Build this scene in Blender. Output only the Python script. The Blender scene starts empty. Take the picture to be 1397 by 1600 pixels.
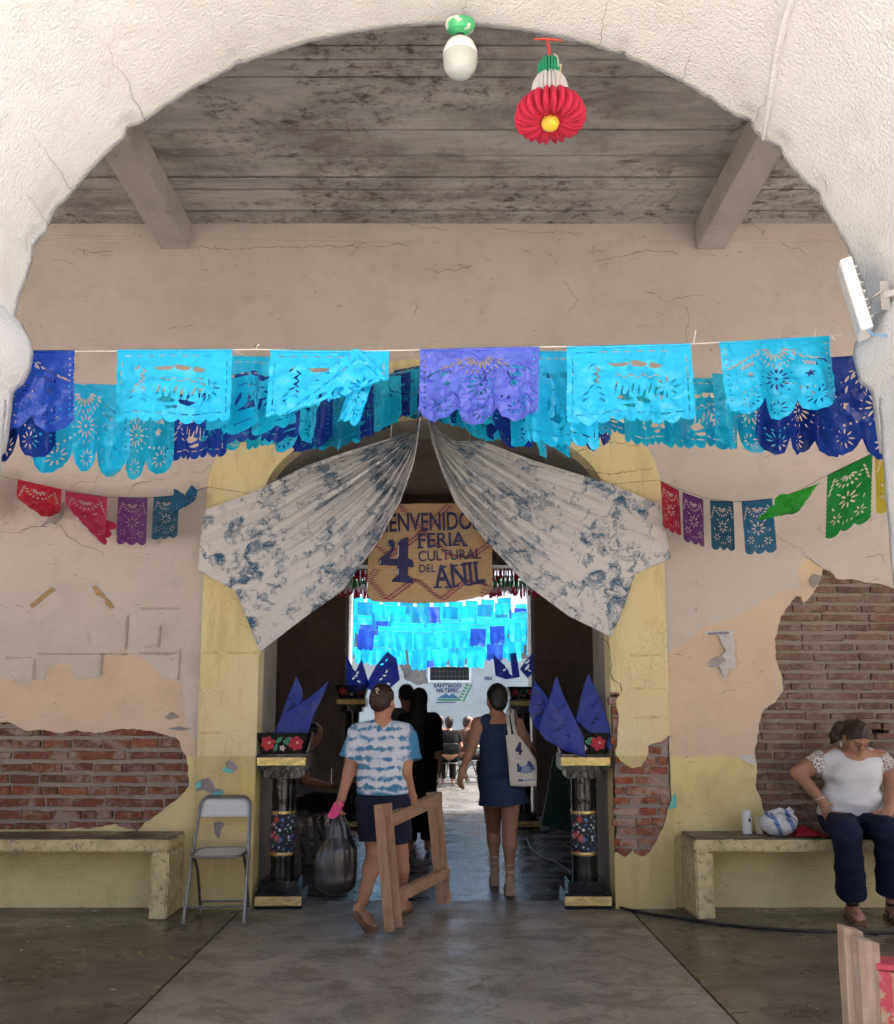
import bpy, bmesh, math, random
import numpy as np
from mathutils import Vector, Matrix, noise
from mathutils.geometry import delaunay_2d_cdt
R = math.radians
rnd = random.Random(7)
sc = bpy.context.scene
COL = sc.collection
# ------------------------------------------------------------------ camera
CAMZ, TILT, FPX, CX, CY = 1.4, R(8.0), 1400.0, 692.0, 916.0      # photo pixels (1397 x 1600)
cd = bpy.data.cameras.new('camera'); cam = bpy.data.objects.new('camera', cd); COL.objects.link(cam)
cd.sensor_fit = 'VERTICAL'; cd.sensor_height = 36.0; cd.sensor_width = 36.0
cd.lens = 36.0 * FPX / 1600.0
cd.shift_x = (698.5 - CX) / 1600.0; cd.shift_y = (CY - 800.0) / 1600.0
cd.clip_start = 0.05; cd.clip_end = 2000
cam.location = (0, 0, CAMZ); cam.rotation_euler = (R(90) + TILT, 0, 0)
sc.camera = cam
# ------------------------------------------------------------------ sky, sun, exposure
SUN_EL, SUN_AZ = R(60), R(74)          # the sun stands to the right, a little beyond the building
wd = bpy.data.worlds.new('World'); sc.world = wd; wd.use_nodes = True
wn = wd.node_tree.nodes; wl = wd.node_tree.links
sky = wn.new('ShaderNodeTexSky'); sky.sky_type = 'NISHITA'; sky.sun_disc = False
sky.sun_elevation = SUN_EL; sky.sun_rotation = SUN_AZ; sky.dust_density = 9.0; sky.air_density = 0.6; sky.ozone_density = 0.2
bg = wn['Background']; bg.inputs['Strength'].default_value = 0.15
wl.new(sky.outputs[0], bg.inputs['Color'])
sd = bpy.data.lights.new('sun', 'SUN'); sd.energy = 3.7; sd.angle = R(0.6); sd.color = (1.0, 0.95, 0.88)
sun = bpy.data.objects.new('sun', sd); COL.objects.link(sun)
sdir = Vector((math.sin(SUN_AZ) * math.cos(SUN_EL), math.cos(SUN_AZ) * math.cos(SUN_EL), math.sin(SUN_EL)))
sun.rotation_euler = sdir.to_track_quat('Z', 'Y').to_euler(); sun.location = (0, 30, 40)
vs = sc.view_settings; vs.view_transform = 'Standard'; vs.look = 'None'; vs.gamma = 1.0; vs.exposure = 2.28; vs.use_curve_mapping = False
sc.cycles.max_bounces = 6; sc.cycles.diffuse_bounces = 4; sc.cycles.glossy_bounces = 3; sc.cycles.transmission_bounces = 3; sc.cycles.use_adaptive_sampling = True; sc.cycles.adaptive_threshold = 0.05; sc.cycles.transparent_max_bounces = 16
sc.cycles.use_denoising = True; sc.cycles.sample_clamp_indirect = 8.0

# ------------------------------------------------------------------ helpers
def W(x, y, Y):
    "photo pixel -> point of the plane at depth Y (used to read positions off the photograph)"
    u = (x - CX) / FPX; v = (CY - y) / FPX
    dy = math.cos(TILT) - v * math.sin(TILT); dz = math.sin(TILT) + v * math.cos(TILT)
    s = Y / dy
    return Vector((u * s, Y, CAMZ + dz * s))
def W2(x, y, Y):
    p = W(x, y, Y); return (p.x, p.z)
def FL(x, y, z=0.0):
    "photo pixel -> point of the floor"
    u = (x - CX) / FPX; v = (CY - y) / FPX
    dy = math.cos(TILT) - v * math.sin(TILT); dz = math.sin(TILT) + v * math.cos(TILT)
    s = (z - CAMZ) / dz
    return Vector((u * s, dy * s, z))

def link(o, parent=None):
    COL.objects.link(o)
    if parent is not None: o.parent = parent
    return o
def mesh(name, verts, faces, m=None, parent=None, smooth=False, loc=None):
    me = bpy.data.meshes.new(name); me.from_pydata([tuple(v) for v in verts], [], [tuple(f) for f in faces]); me.update()
    if m: me.materials.append(m)
    if smooth: me.polygons.foreach_set('use_smooth', [True] * len(me.polygons))
    o = bpy.data.objects.new(name, me); link(o, parent)
    if loc is not None: o.location = loc
    return o
def obj(name, me, m=None, parent=None, loc=None):
    if m and not me.materials: me.materials.append(m)
    o = bpy.data.objects.new(name, me); link(o, parent)
    if loc is not None: o.location = loc
    return o
def tag(o, label, cat, group=None):
    o['label'] = label; o['category'] = cat; o['kind'] = 'thing'
    if group: o['group'] = group
    return o
def thing(name, label, cat, loc=(0, 0, 0), rz=0.0, group=None):
    o = bpy.data.objects.new(name, None); o.empty_display_size = 0.1; link(o)
    o.location = loc; o.rotation_euler = (0, 0, rz)
    return tag(o, label, cat, group)
def structure(o):
    o['kind'] = 'structure'; return o
def bm_obj(name, bm, m=None, parent=None, smooth=False, loc=None):
    me = bpy.data.meshes.new(name); bmesh.ops.recalc_face_normals(bm, faces=bm.faces[:]); bm.to_mesh(me); bm.free()
    if smooth: me.polygons.foreach_set('use_smooth', [True] * len(me.polygons))
    return obj(name, me, m, parent, loc)
class B:
    "collects simple shapes into one mesh"
    def __init__(s): s.v = []; s.f = []
    def add(s, v, f):
        n = len(s.v); s.v += [Vector(p) for p in v]; s.f += [tuple(i + n for i in q) for q in f]; return s
    def box(s, lo, hi, M=None):
        x0, y0, z0 = lo; x1, y1, z1 = hi
        v = [Vector(p) for p in ((x0,y0,z0),(x1,y0,z0),(x1,y1,z0),(x0,y1,z0),(x0,y0,z1),(x1,y0,z1),(x1,y1,z1),(x0,y1,z1))]
        if M is not None: v = [M @ p for p in v]
        return s.add(v, [(0,3,2,1),(4,5,6,7),(0,1,5,4),(1,2,6,5),(2,3,7,6),(3,0,4,7)])
    def bar(s, a, b, w, h, up=(0, 0, 1)):
        a = Vector(a); b = Vector(b); d = (b - a); L = d.length; d.normalize()
        sx = d.cross(Vector(up))
        if sx.length < 1e-4: sx = d.cross(Vector((1, 0, 0)))
        sx.normalize(); sy = sx.cross(d)
        M = Matrix((sx, d, sy)).transposed().to_4x4(); M.translation = a
        return s.box((-w/2, 0, -h/2), (w/2, L, h/2), M)
    def tube(s, pts, r, n=8, cap=True):
        pts = [Vector(p) for p in pts]; m = len(pts)
        rr = r if isinstance(r, (list, tuple)) else [r] * m
        t0 = (pts[1] - pts[0]).normalized(); a = t0.orthogonal().normalized(); v = []
        for i, p in enumerate(pts):
            t = (pts[min(i+1, m-1)] - pts[max(i-1, 0)]).normalized()
            a = (a - t * a.dot(t)).normalized(); b = t.cross(a)
            for k in range(n):
                q = 2 * math.pi * k / n; v.append(p + (a * math.cos(q) + b * math.sin(q)) * rr[i])
        f = [(i*n+k, i*n+(k+1) % n, (i+1)*n+(k+1) % n, (i+1)*n+k) for i in range(m-1) for k in range(n)]
        if cap: f += [tuple(range(n-1, -1, -1)), tuple((m-1)*n + k for k in range(n))]
        return s.add(v, f)
    def lathe(s, prof, n=24, c=(0, 0, 0), M=None):
        v = []; m = len(prof)
        for r, z in prof:
            for k in range(n):
                q = 2 * math.pi * k / n; p = Vector((r * math.cos(q) + c[0], r * math.sin(q) + c[1], z + c[2])); v.append(M @ p if M is not None else p)
        f = [(i*n+k, i*n+(k+1) % n, (i+1)*n+(k+1) % n, (i+1)*n+k) for i in range(m-1) for k in range(n)]
        f += [tuple(range(n-1, -1, -1)), tuple((m-1)*n + k for k in range(n))]
        return s.add(v, f)
    def obj(s, name, m=None, parent=None, smooth=False, bevel=0.0, seg=2, loc=None):
        me = bpy.data.meshes.new(name); me.from_pydata([tuple(p) for p in s.v], [], s.f); me.update()
        bm = bmesh.new(); bm.from_mesh(me); bmesh.ops.recalc_face_normals(bm, faces=bm.faces[:])
        if bevel > 0:
            bmesh.ops.bevel(bm, geom=[e for e in bm.edges if len(e.link_faces) == 2 and e.calc_face_angle(0) > 0.5], offset=bevel, segments=seg, affect='EDGES', profile=0.6)
        bm.to_mesh(me); bm.free()
        o = obj(name, me, m, parent, loc)
        if smooth: shade_auto(me)
        return o
def shade_auto(me, ang=40):
    me.polygons.foreach_set('use_smooth', [True] * len(me.polygons))
    bm = bmesh.new(); bm.from_mesh(me); lim = R(ang)
    for e in bm.edges:
        if len(e.link_faces) == 2 and e.calc_face_angle(0) > lim: e.smooth = False
    bm.to_mesh(me); bm.free()

# ---- planar sheets with holes (constrained triangulation)
def pip(P, poly):
    x, y = P[:, 0], P[:, 1]; ins = np.zeros(len(P), bool); n = len(poly)
    for i in range(n):
        x0, y0 = poly[i]; x1, y1 = poly[(i + 1) % n]
        if y0 == y1: continue
        c = (y0 > y) != (y1 > y)
        ins ^= c & (x < (x1 - x0) * (y - y0) / (y1 - y0) + x0)
    return ins
def tri_region(inc, exc, grid=None):
    pts = []; ed = []
    for poly in list(inc) + list(exc):
        n0 = len(pts); pts += [Vector((p[0], p[1])) for p in poly]
        ed += [(n0 + i, n0 + (i + 1) % len(poly)) for i in range(len(poly))]
    if grid:
        A = np.array([p for poly in inc for p in poly]); lo = A.min(0); hi = A.max(0)
        nx = max(1, int((hi[0]-lo[0]) / grid)); ny = max(1, int((hi[1]-lo[1]) / grid))
        for i in range(nx + 1):
            for j in range(ny + 1):
                pts.append(Vector((lo[0] + (i + 0.5 * (j % 2)) * grid, lo[1] + (j + .37) * grid)))
    V, E, F = delaunay_2d_cdt(pts, ed, [], 0, 1e-6, False)[:3]
    V = np.array([(p.x, p.y) for p in V]); F = np.array([f for f in F if len(f) == 3])
    C = V[F].mean(1)
    k = np.zeros(len(C), bool)
    for p in inc: k |= pip(C, p)
    for p in exc: k &= ~pip(C, p)
    F = F[k]; used = np.unique(F); mp = -np.ones(len(V), int); mp[used] = np.arange(len(used))
    V = V[used]; F = mp[F]
    a = V[F[:, 0]]; b = V[F[:, 1]]; c = V[F[:, 2]]
    fl = ((b[:, 0]-a[:, 0])*(c[:, 1]-a[:, 1]) - (b[:, 1]-a[:, 1])*(c[:, 0]-a[:, 0])) < 0
    F[fl] = F[fl][:, ::-1]
    return V, F
def border(F):
    d = {}
    for f in F:
        for i in range(3):
            a, b = int(f[i]), int(f[(i+1) % 3]); d[(a, b)] = 1
    return [(a, b) for (a, b) in d if (b, a) not in d]
def sheet(name, inc, exc, y, t, m, parent=None, grid=None, wob=0.0):
    "sheet in the XZ plane; front face at depth y (towards the camera), t thick"
    V, F = tri_region(inc, exc, grid); n = len(V)
    v = []
    for p in V:
        dy = wob * noise.noise((p[0] * 1.3, p[1] * 1.3, 3.1)) if wob else 0
        v.append((p[0], y + dy, p[1]))
    v += [(p[0], y + t, p[1]) for p in V]
    f = [tuple(map(int, q)) for q in F]
    for a, b in border(F): f.append((b, a, a + n, b + n))
    return mesh(name, v, f, m, parent)
def rough(poly, step=0.05, amp=0.012, seed=0, closed=True):
    out = []; n = len(poly)
    for i in range(n if closed else n - 1):
        a = Vector(poly[i]); b = Vector(poly[(i+1) % n]); L = (b - a).length; k = max(1, int(L / step))
        nrm = Vector((-(b-a).y, (b-a).x)) / max(L, 1e-6)
        for j in range(k):
            p = a.lerp(b, j / k)
            w = noise.noise((p.x * 9 + seed, p.y * 9, seed * 1.7)) * 1.2 + noise.noise((p.x * 31 + seed, p.y * 31, seed)) * .7
            p = p + nrm * (w * amp); out.append((p.x, p.y))
    if not closed: out.append(tuple(poly[-1]))
    return out

# ---- materials
MATS = {}
class NT:
    def __init__(s, name):
        s.m = bpy.data.materials.new(name); s.m.use_nodes = True; s.t = s.m.node_tree; s.n = s.t.nodes; s.l = s.t.links
        s.b = s.n['Principled BSDF']; s.out = s.n['Material Output']; MATS[name] = s.m
    def new(s, typ, **kw):
        q = s.n.new('ShaderNode' + typ)
        for k, v in kw.items(): setattr(q, k, v)
        return q
    def put(s, sock, v):
        if hasattr(v, 'bl_rna') and 'NodeSocket' in v.bl_rna.identifier: s.l.new(v, sock)
        elif v is not None:
            if isinstance(v, (tuple, list)) and len(v) == 3 and len(sock.default_value) == 4: v = (*v, 1)
            sock.default_value = v
    def coord(s, kind='Object', scale=(1, 1, 1), rot=(0, 0, 0)):
        if kind == 'World': o = s.new('NewGeometry').outputs['Position']
        else: o = s.new('TexCoord').outputs[kind]
        if scale == (1, 1, 1) and rot == (0, 0, 0): return o
        q = s.new('Mapping'); s.l.new(o, q.inputs[0]); q.inputs['Scale'].default_value = scale; q.inputs['Rotation'].default_value = rot
        return q.outputs[0]
    def noise(s, vec, scale, detail=4, rough=.55, dist=0.0, col=False):
        q = s.new('TexNoise'); s.l.new(vec, q.inputs['Vector']); q.inputs['Scale'].default_value = scale
        q.inputs['Detail'].default_value = detail; q.inputs['Roughness'].default_value = rough; q.inputs['Distortion'].default_value = dist
        return q.outputs['Color' if col else 'Fac']
    def vor(s, vec, scale, feature='F1', out='Distance', rand=1.0):
        q = s.new('TexVoronoi', feature=feature); s.l.new(vec, q.inputs['Vector']); q.inputs['Scale'].default_value = scale; q.inputs['Randomness'].default_value = rand
        return q.outputs[out]
    def ramp(s, fac, stops, interp='LINEAR'):
        q = s.new('ValToRGB'); s.put(q.inputs[0], fac); e = q.color_ramp.elements; q.color_ramp.interpolation = interp
        while len(e) < len(stops): e.new(0.5)
        for i, (p, c) in enumerate(stops):
            e[i].position = p; e[i].color = (c, c, c, 1) if isinstance(c, (int, float)) else (*c, 1)
        return q.outputs[0]
    def mix(s, fac, a, b, mode='MIX'):
        q = s.new('Mix', data_type='RGBA', blend_type=mode); s.put(q.inputs[0], fac); s.put(q.inputs[6], a); s.put(q.inputs[7], b)
        return q.outputs[2]
    def math(s, op, a, b=0.0, c=0.0):
        q = s.new('Math', operation=op); s.put(q.inputs[0], a); s.put(q.inputs[1], b); s.put(q.inputs[2], c); return q.outputs[0]
    def sep(s, vec):
        q = s.new('SeparateXYZ'); s.l.new(vec, q.inputs[0]); return q.outputs
    def bump(s, h, strength=.4, dist=.01, nrm=None):
        q = s.new('Bump'); s.put(q.inputs['Height'], h); q.inputs['Strength'].default_value = strength; q.inputs['Distance'].default_value = dist
        if nrm is not None: s.l.new(nrm, q.inputs['Normal'])
        return q.outputs[0]
    def done(s, col=None, rough=None, nrm=None, metal=None, spec=None):
        b = s.b.inputs
        if col is not None: s.put(b['Base Color'], col)
        if rough is not None: s.put(b['Roughness'], rough)
        if nrm is not None: s.l.new(nrm, b['Normal'])
        if metal is not None: s.put(b['Metallic'], metal)
        if spec is not None: s.put(b['Specular IOR Level'], spec)
        return s.m
def simple(name, c, rough=.7, var=.18, scale=8.0, bump=.15, bscale=40, metal=0.0, spec=.4, kind='Object', dist=.004):
    if name in MATS: return MATS[name]
    t = NT(name); co = t.coord(kind)
    a = tuple(x * (1 - var) for x in c); b = tuple(min(1, x * (1 + var)) for x in c)
    col = t.mix(t.ramp(t.noise(co, scale), [(.3, 0.0), (.7, 1.0)]), a, b)
    rg = t.math('MULTIPLY_ADD', t.noise(co, scale * 2.3), .25, rough - .12)
    return t.done(col, rg, t.bump(t.noise(co, bscale), bump, dist) if bump else None, metal, spec)
# ================================================================== setting materials
def m_stucco():
    t = NT('white_stucco'); co = t.coord('World')
    big = t.ramp(t.noise(co, 1.1, 3), [(.35, (.68, .685, .685)), (.65, (.77, .775, .775))])
    dirt = t.ramp(t.noise(co, 5, 6, .7), [(.50, 0.0), (.66, .32)])
    col = t.mix(dirt, big, (.55, .53, .49))
    h = t.math('ADD', t.noise(co, 95, 3, .62, .5), t.math('MULTIPLY', t.vor(co, 120, 'SMOOTH_F1'), -.45))
    return t.done(col, .85, t.bump(h, .75, .009), spec=.2)
def m_plaster(name, c1, c2, stain, sc_=1.2, amt=.5, speck=.0, bump=.25, spec=.2):
    t = NT(name); co = t.coord('World')
    base = t.mix(t.ramp(t.noise(co, sc_, 5, .6), [(.32, 0.0), (.7, 1.0)]), c1, c2)
    st = t.ramp(t.noise(co, 2.7, 7, .68, .4), [(.47, 0.0), (.66, amt)])
    col = t.mix(st, base, stain)
    fine = t.ramp(t.noise(co, 21, 5, .7), [(.40, 0.0), (.62, 1.0)])
    col = t.mix(t.math('MULTIPLY', fine, .22), col, tuple(min(1, x * 1.35) for x in stain))
    scuff = t.ramp(t.noise(t.coord('World', (9, 9, 26)), 1.0, 4, .6, 1.2), [(.66, 0.0), (.70, .55)])
    col = t.mix(scuff, col, tuple(x * .45 for x in stain))
    pits = t.ramp(t.vor(co, 9), [(.018, 1.0), (.035, 0.0)])
    col = t.mix(t.math('MULTIPLY', pits, .7), col, tuple(x * .3 for x in stain))
    if speck:
        sp = t.ramp(t.noise(co, 105, 3, .8), [(.56, 0.0), (.62, .8)])
        zone = t.ramp(t.noise(co, 2.0, 5, .6), [(.46, 0.0), (.62, speck)])
        col = t.mix(t.math('MULTIPLY', sp, zone), col, (.10, .085, .05))
    h = t.math('ADD', t.math('MULTIPLY', t.noise(co, 3.0, 4), 1.6), t.math('MULTIPLY', t.noise(co, 55, 5, .7), .45))
    h = t.math('SUBTRACT', h, pits)
    return t.done(col, .82, t.bump(h, bump, .01), spec=spec)
def m_pier():
    t = NT('yellow_pier_paint'); co = t.coord('World'); z = t.sep(co)[2]
    up = t.mix(t.ramp(t.noise(co, 1.6, 5, .6), [(.3, 0.0), (.7, 1.0)]), (.78, .65, .33), (.83, .73, .45))
    lo = t.mix(t.ramp(t.noise(co, 3.1, 5, .6), [(.3, 0.0), (.7, 1.0)]), (.70, .56, .22), (.64, .53, .27))
    zz = t.math('ADD', z, t.math('MULTIPLY', t.noise(co, 14, 4), .02))
    col = t.mix(t.ramp(zz, [(.108 * 10 - .003, 1.0), (1.085, 0.0)]) if False else t.math('LESS_THAN', zz, 1.09), up, lo)
    st = t.ramp(t.noise(t.coord('World', (5, 5, .8)), 2.2, 6, .65), [(.50, 0.0), (.68, .42)])
    col = t.mix(st, col, (.50, .39, .18))
    sp = t.ramp(t.noise(co, 105, 3, .8), [(.57, 0.0), (.63, .8)])
    zone = t.ramp(t.noise(co, 2.4, 3), [(.47, 0.0), (.62, .75)])
    col = t.mix(t.math('MULTIPLY', sp, zone), col, (.12, .10, .06))
    h = t.math('ADD', t.math('MULTIPLY', t.noise(co, 4, 4), 1.2), t.math('MULTIPLY', t.noise(co, 50, 5, .7), .5))
    return t.done(col, .75, t.bump(h, .28, .01), spec=.25)
def m_brick(name, cols, pale, amt):
    t = NT(name); co = t.coord('Object'); rr = t.new('ObjectInfo').outputs['Random']
    c = t.ramp(rr, [(i / (len(cols) - 1), q) for i, q in enumerate(cols)])
    wco = t.coord('World')
    c = t.mix(t.ramp(t.noise(wco, 14, 5, .7), [(.40, 0.0), (.62, .6)]), c, tuple(x * .45 for x in cols[0]))
    c = t.mix(t.ramp(t.noise(wco, 5.5, 7, .72), [(.48, 0.0), (.60, amt)]), c, pale)
    c = t.mix(t.ramp(t.noise(wco, 34, 5, .75), [(.56, 0.0), (.64, .5)]), c, tuple(x * 1.1 for x in pale))
    h = t.noise(wco, 48, 6, .75)
    return t.done(c, .9, t.bump(h, .6, .012), spec=.15)
def m_mortar(name, c):
    t = NT(name); co = t.coord('World')
    col = t.mix(t.noise(co, 9, 6, .7), tuple(x * .7 for x in c), tuple(x * 1.2 for x in c))
    return t.done(col, .95, t.bump(t.noise(co, 40, 6, .75), .8, .02), spec=.1)
def m_formed():
    t = NT('board_formed_concrete'); co = t.coord('World')
    st = t.coord('World', (.7, 4.5, 1))
    base = t.mix(t.ramp(t.noise(st, 1.6, 6, .65), [(.40, 0.0), (.62, 1.0)]), (.38, .38, .388), (.52, .52, .53))
    y = t.sep(co)[1]
    # a darker damp stain in the middle of the slab, with an outline of its own
    dk = t.ramp(t.noise(t.coord('World', (.9, 1.3, 1)), 1.1, 8, .74, .3), [(.48, 0.0), (.62, .55)])
    col = t.mix(dk, base, (.12, .10, .094))
    mold = t.ramp(t.noise(t.coord('World', (2.6, 3.6, 1)), 3.2, 8, .78, .3), [(.50, 0.0), (.62, .9)])
    mold = t.math('MULTIPLY', mold, t.ramp(t.noise(t.coord('World', (1, 1.2, 1)), .8, 4, .6, .6), [(.46, .12), (.58, 1.0)]))
    col = t.mix(mold, col, (.10, .078, .068))
    h = t.math('ADD', t.noise(st, 9, 6, .7), t.math('MULTIPLY', t.noise(co, 40, 4), .4))
    return t.done(col, .9, t.bump(h, .5, .012), spec=.15)
def m_floor(name, c1, c2, dark, rough, sc_=1.0, bump=.12):
    t = NT(name); co = t.coord('World'); st = t.coord('World', (1.0, 1.25, 1))
    col = t.mix(t.ramp(t.noise(st, 1.5 * sc_, 7, .65, .4), [(.40, 0.0), (.62, 1.0)]), c1, c2)
    col = t.mix(t.ramp(t.noise(st, 3.6 * sc_, 8, .7, .8), [(.48, 0.0), (.60, .8)]), col, dark)
    col = t.mix(t.ramp(t.noise(co, 38, 4, .8), [(.56, 0.0), (.64, .35)]), col, tuple(min(1, x * 2.2) for x in c2))
    rg = t.ramp(t.noise(st, 2.1 * sc_, 6, .6), [(.3, max(.05, rough - .14)), (.72, rough + .24)])
    return t.done(col, rg, t.bump(t.math('ADD', t.noise(co, 5, 4), t.math('MULTIPLY', t.noise(co, 60, 4, .7), .25)), bump, .01), spec=.35)
STUCCO = m_stucco()
PEACH = m_plaster('peach_wall_paint', (.70, .53, .38), (.76, .60, .45), (.55, .42, .29), 1.6, .4)
COAT = m_plaster('greyish_white_wall_paint', (.60, .525, .475), (.68, .61, .555), (.50, .45, .40), .9, .5)
DADO = m_plaster('yellow_dado_paint', (.75, .63, .28), (.80, .70, .37), (.55, .45, .20), 2.2, .6, .8)
PIER = m_pier()
MORTAR_A = m_mortar('pale_mortar', (.42, .35, .31)); MORTAR_B = m_mortar('brown_mortar', (.40, .335, .28))
BRICK_A = m_brick('red_brick', [(.20, .07, .045), (.30, .095, .055), (.16, .075, .06), (.36, .11, .055)], (.42, .34, .31), .75)
BRICK_B = m_brick('weathered_brown_brick', [(.21, .115, .088), (.26, .145, .11), (.17, .105, .09), (.30, .15, .11)], (.36, .285, .24), .6)
BRICK_C = m_brick('orange_red_brick', [(.36, .10, .045), (.42, .13, .05), (.30, .10, .06), (.38, .12, .06)], (.50, .40, .36), .7)
FORMED = m_formed()
BEAMC = m_plaster('pale_concrete', (.42, .395, .38), (.52, .49, .475), (.30, .27, .25), 2.0, .6)
FLOOR_S = m_floor('dark_polished_floor', (.115, .10, .08), (.17, .15, .122), (.065, .056, .044), .28)
FLOOR_C = m_floor('grey_concrete_floor', (.225, .203, .172), (.30, .275, .238), (.135, .118, .097), .42)
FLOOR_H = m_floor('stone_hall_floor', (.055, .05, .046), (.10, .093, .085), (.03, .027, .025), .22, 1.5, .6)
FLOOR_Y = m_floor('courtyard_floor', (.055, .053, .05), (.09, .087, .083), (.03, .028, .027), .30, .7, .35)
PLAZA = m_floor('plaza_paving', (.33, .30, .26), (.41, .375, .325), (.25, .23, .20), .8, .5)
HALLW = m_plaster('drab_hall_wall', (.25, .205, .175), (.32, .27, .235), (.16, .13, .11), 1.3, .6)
COURTW = m_plaster('pale_blue_white_wall', (.33, .385, .40), (.40, .45, .46), (.25, .27, .27), 1.0, .4)
BLOCKW = m_plaster('bare_grey_masonry', (.15, .14, .13), (.22, .205, .19), (.08, .07, .065), 4.0, .8, bump=.8)
CRACK = simple('crack_shadow', (.10, .075, .06), .95, .2, 30, .0)

# ================================================================== ground and floors
Y0 = 6.75                  # face of the inner wall
HY0, HY1 = 7.35, 12.7      # the hall behind it
structure(mesh('plaza_ground', [(-300, -300, -.012), (300, -300, -.012), (300, 300, -.012), (-300, 300, -.012)], [(0, 1, 2, 3)], PLAZA))
def slab(name, x0, x1, y0, y1, m, top=0.0):
    b = B(); b.box((x0, y0, -.008 + 0.0), (x1, y1, top)); return b
fl = structure(B().box((-11, 2.0, -.010), (11, 7.4, -.006)).obj('portico_floor', simple('joint_dirt', (.03, .027, .022), .9)))
def slabpart(x0, x1, y0, y1, m):
    nx = 14; ny = 18; v = []; f = []
    for j in range(ny + 1):
        for i in range(nx + 1):
            x = x0 + (x1 - x0) * i / nx; y = y0 + (y1 - y0) * j / ny
            if i in (0, nx): x += .004 * noise.noise((x, y * 7, 1)) * (1 if i else -1)
            v.append((x, y, .0015 * noise.noise((x * 1.1, y * 1.1, 5))))
    f = [(j*(nx+1)+i, j*(nx+1)+i+1, (j+1)*(nx+1)+i+1, (j+1)*(nx+1)+i) for j in range(ny) for i in range(nx)]
    mesh('slab', v, f, m, fl)
g = .006
slabpart(-1.44 + g, 1.34 - g, 2.0, 6.98, FLOOR_C)
for a, b_ in ((-6.0, -1.44 - g), (1.34 + g, 5.9)): slabpart(a, b_, 2.0, 6.80, FLOOR_S)
for a, b_ in ((-11, -6.0 - 2*g), (5.9 + 2*g, 11)): slabpart(a, b_, 2.0, 6.80, FLOOR_S)
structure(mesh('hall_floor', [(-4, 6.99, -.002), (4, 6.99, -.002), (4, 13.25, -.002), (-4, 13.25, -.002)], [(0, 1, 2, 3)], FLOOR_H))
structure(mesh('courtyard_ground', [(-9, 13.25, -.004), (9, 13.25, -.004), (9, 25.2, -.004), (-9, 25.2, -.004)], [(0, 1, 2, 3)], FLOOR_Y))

# ================================================================== arcade in front: white stuccoed arches
AW, AH, ASP, AYF, AYB = 1.52, 1.29, 2.63, 2.12, 3.0
def arch_poly(cx, a, b, zs, z0=-.02, n=40):
    p = [(cx - a, z0)] + [(cx - a * math.cos(math.pi * i / n), zs + b * math.sin(math.pi * i / n)) for i in range(n + 1)] + [(cx + a, z0)]
    return p
arcade = thing('arcade_wall', 'white stuccoed arch framing the view at the front of the portico', 'arch', (0, AYF, 0))
arcade_off = Vector((0, AYF, 0))
def under(o, root):            # keep world coordinates while parenting to a moved empty
    o.parent = root; o.location = Vector(o.location) - Vector(root.location); return o
CXS = [-8.2, -4.1, 0, 4.1, 8.2]
ex = [arch_poly(c, AW + (.03 if c == 0 else 0), AH + (.03 if c == 0 else 0), ASP) for c in CXS]
o = sheet('wall', [[(-12, -.02), (12, -.02), (12, 6.1), (-12, 6.1)]], ex, AYF, AYB - AYF, STUCCO)
# back face of the arcade
V_, F_ = tri_region([[(-12, -.02), (12, -.02), (12, 6.1), (-12, 6.1)]], ex)
under(o, arcade)
o = mesh('back_face', [(p[0], AYB, p[1]) for p in V_], [tuple(map(int, q[::-1])) for q in F_], STUCCO); under(o, arcade)
# soffit of the middle arch, lumpy stucco with a chipped far edge
NA, ND = 300, 30; v = []; f = []
chips = [(-1.36, 3.16, .05), (-1.43, 3.04, .035), (-1.13, 3.49, .025), (1.10, 3.52, .03), (1.21, 3.42, .03), (.66, 3.80, .015), (1.33, 3.24, .03), (-.75, 3.75, .012)]
for i in range(NA + 1):
    s = i / NA
    if s < .14: x, z, nx, nz = -AW, ASP * s / .14, 1, 0
    elif s > .86: x, z, nx, nz = AW, ASP * (1 - s) / .14, -1, 0
    else:
        q = math.pi * (s - .14) / .72; x, z = -AW * math.cos(q), ASP + AH * math.sin(q)
        nx, nz = math.cos(q) / AW, -math.sin(q) / AH; l = math.hypot(nx, nz); nx /= l; nz /= l
    for j in range(ND + 3):
        t = (j - 1) / ND; y = AYF + (AYB - AYF) * min(1, max(0, t))
        d = .004 * noise.noise((x * 2.3, y * 2.3, z * 2.3)) + .0025 * noise.noise((x * 15, y * 15, z * 15)) + .002 * noise.noise((x * 45, y * 45, z * 45))
        if j == ND + 1 or j == ND + 2:
            d += .004 * noise.noise((x * 30, 3, z * 30))
        for (cx_, cz_, r_) in chips:
            dd = math.hypot(x - cx_, z - cz_)
            if dd < r_ * 1.6 and t > .93: d -= .022 * (1 - dd / (r_ * 1.6))
        if j == 0 or j == ND + 2: d = -.06
        v.append((x + nx * d, y + (.004 if j == ND + 2 else (-.004 if j == 0 else 0)), z + nz * d))
n = ND + 3
f = [(i*n+j, (i+1)*n+j, (i+1)*n+j+1, i*n+j+1) for i in range(NA) for j in range(n - 1)]
o = mesh('soffit', v, f, STUCCO, smooth=True); under(o, arcade)
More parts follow.
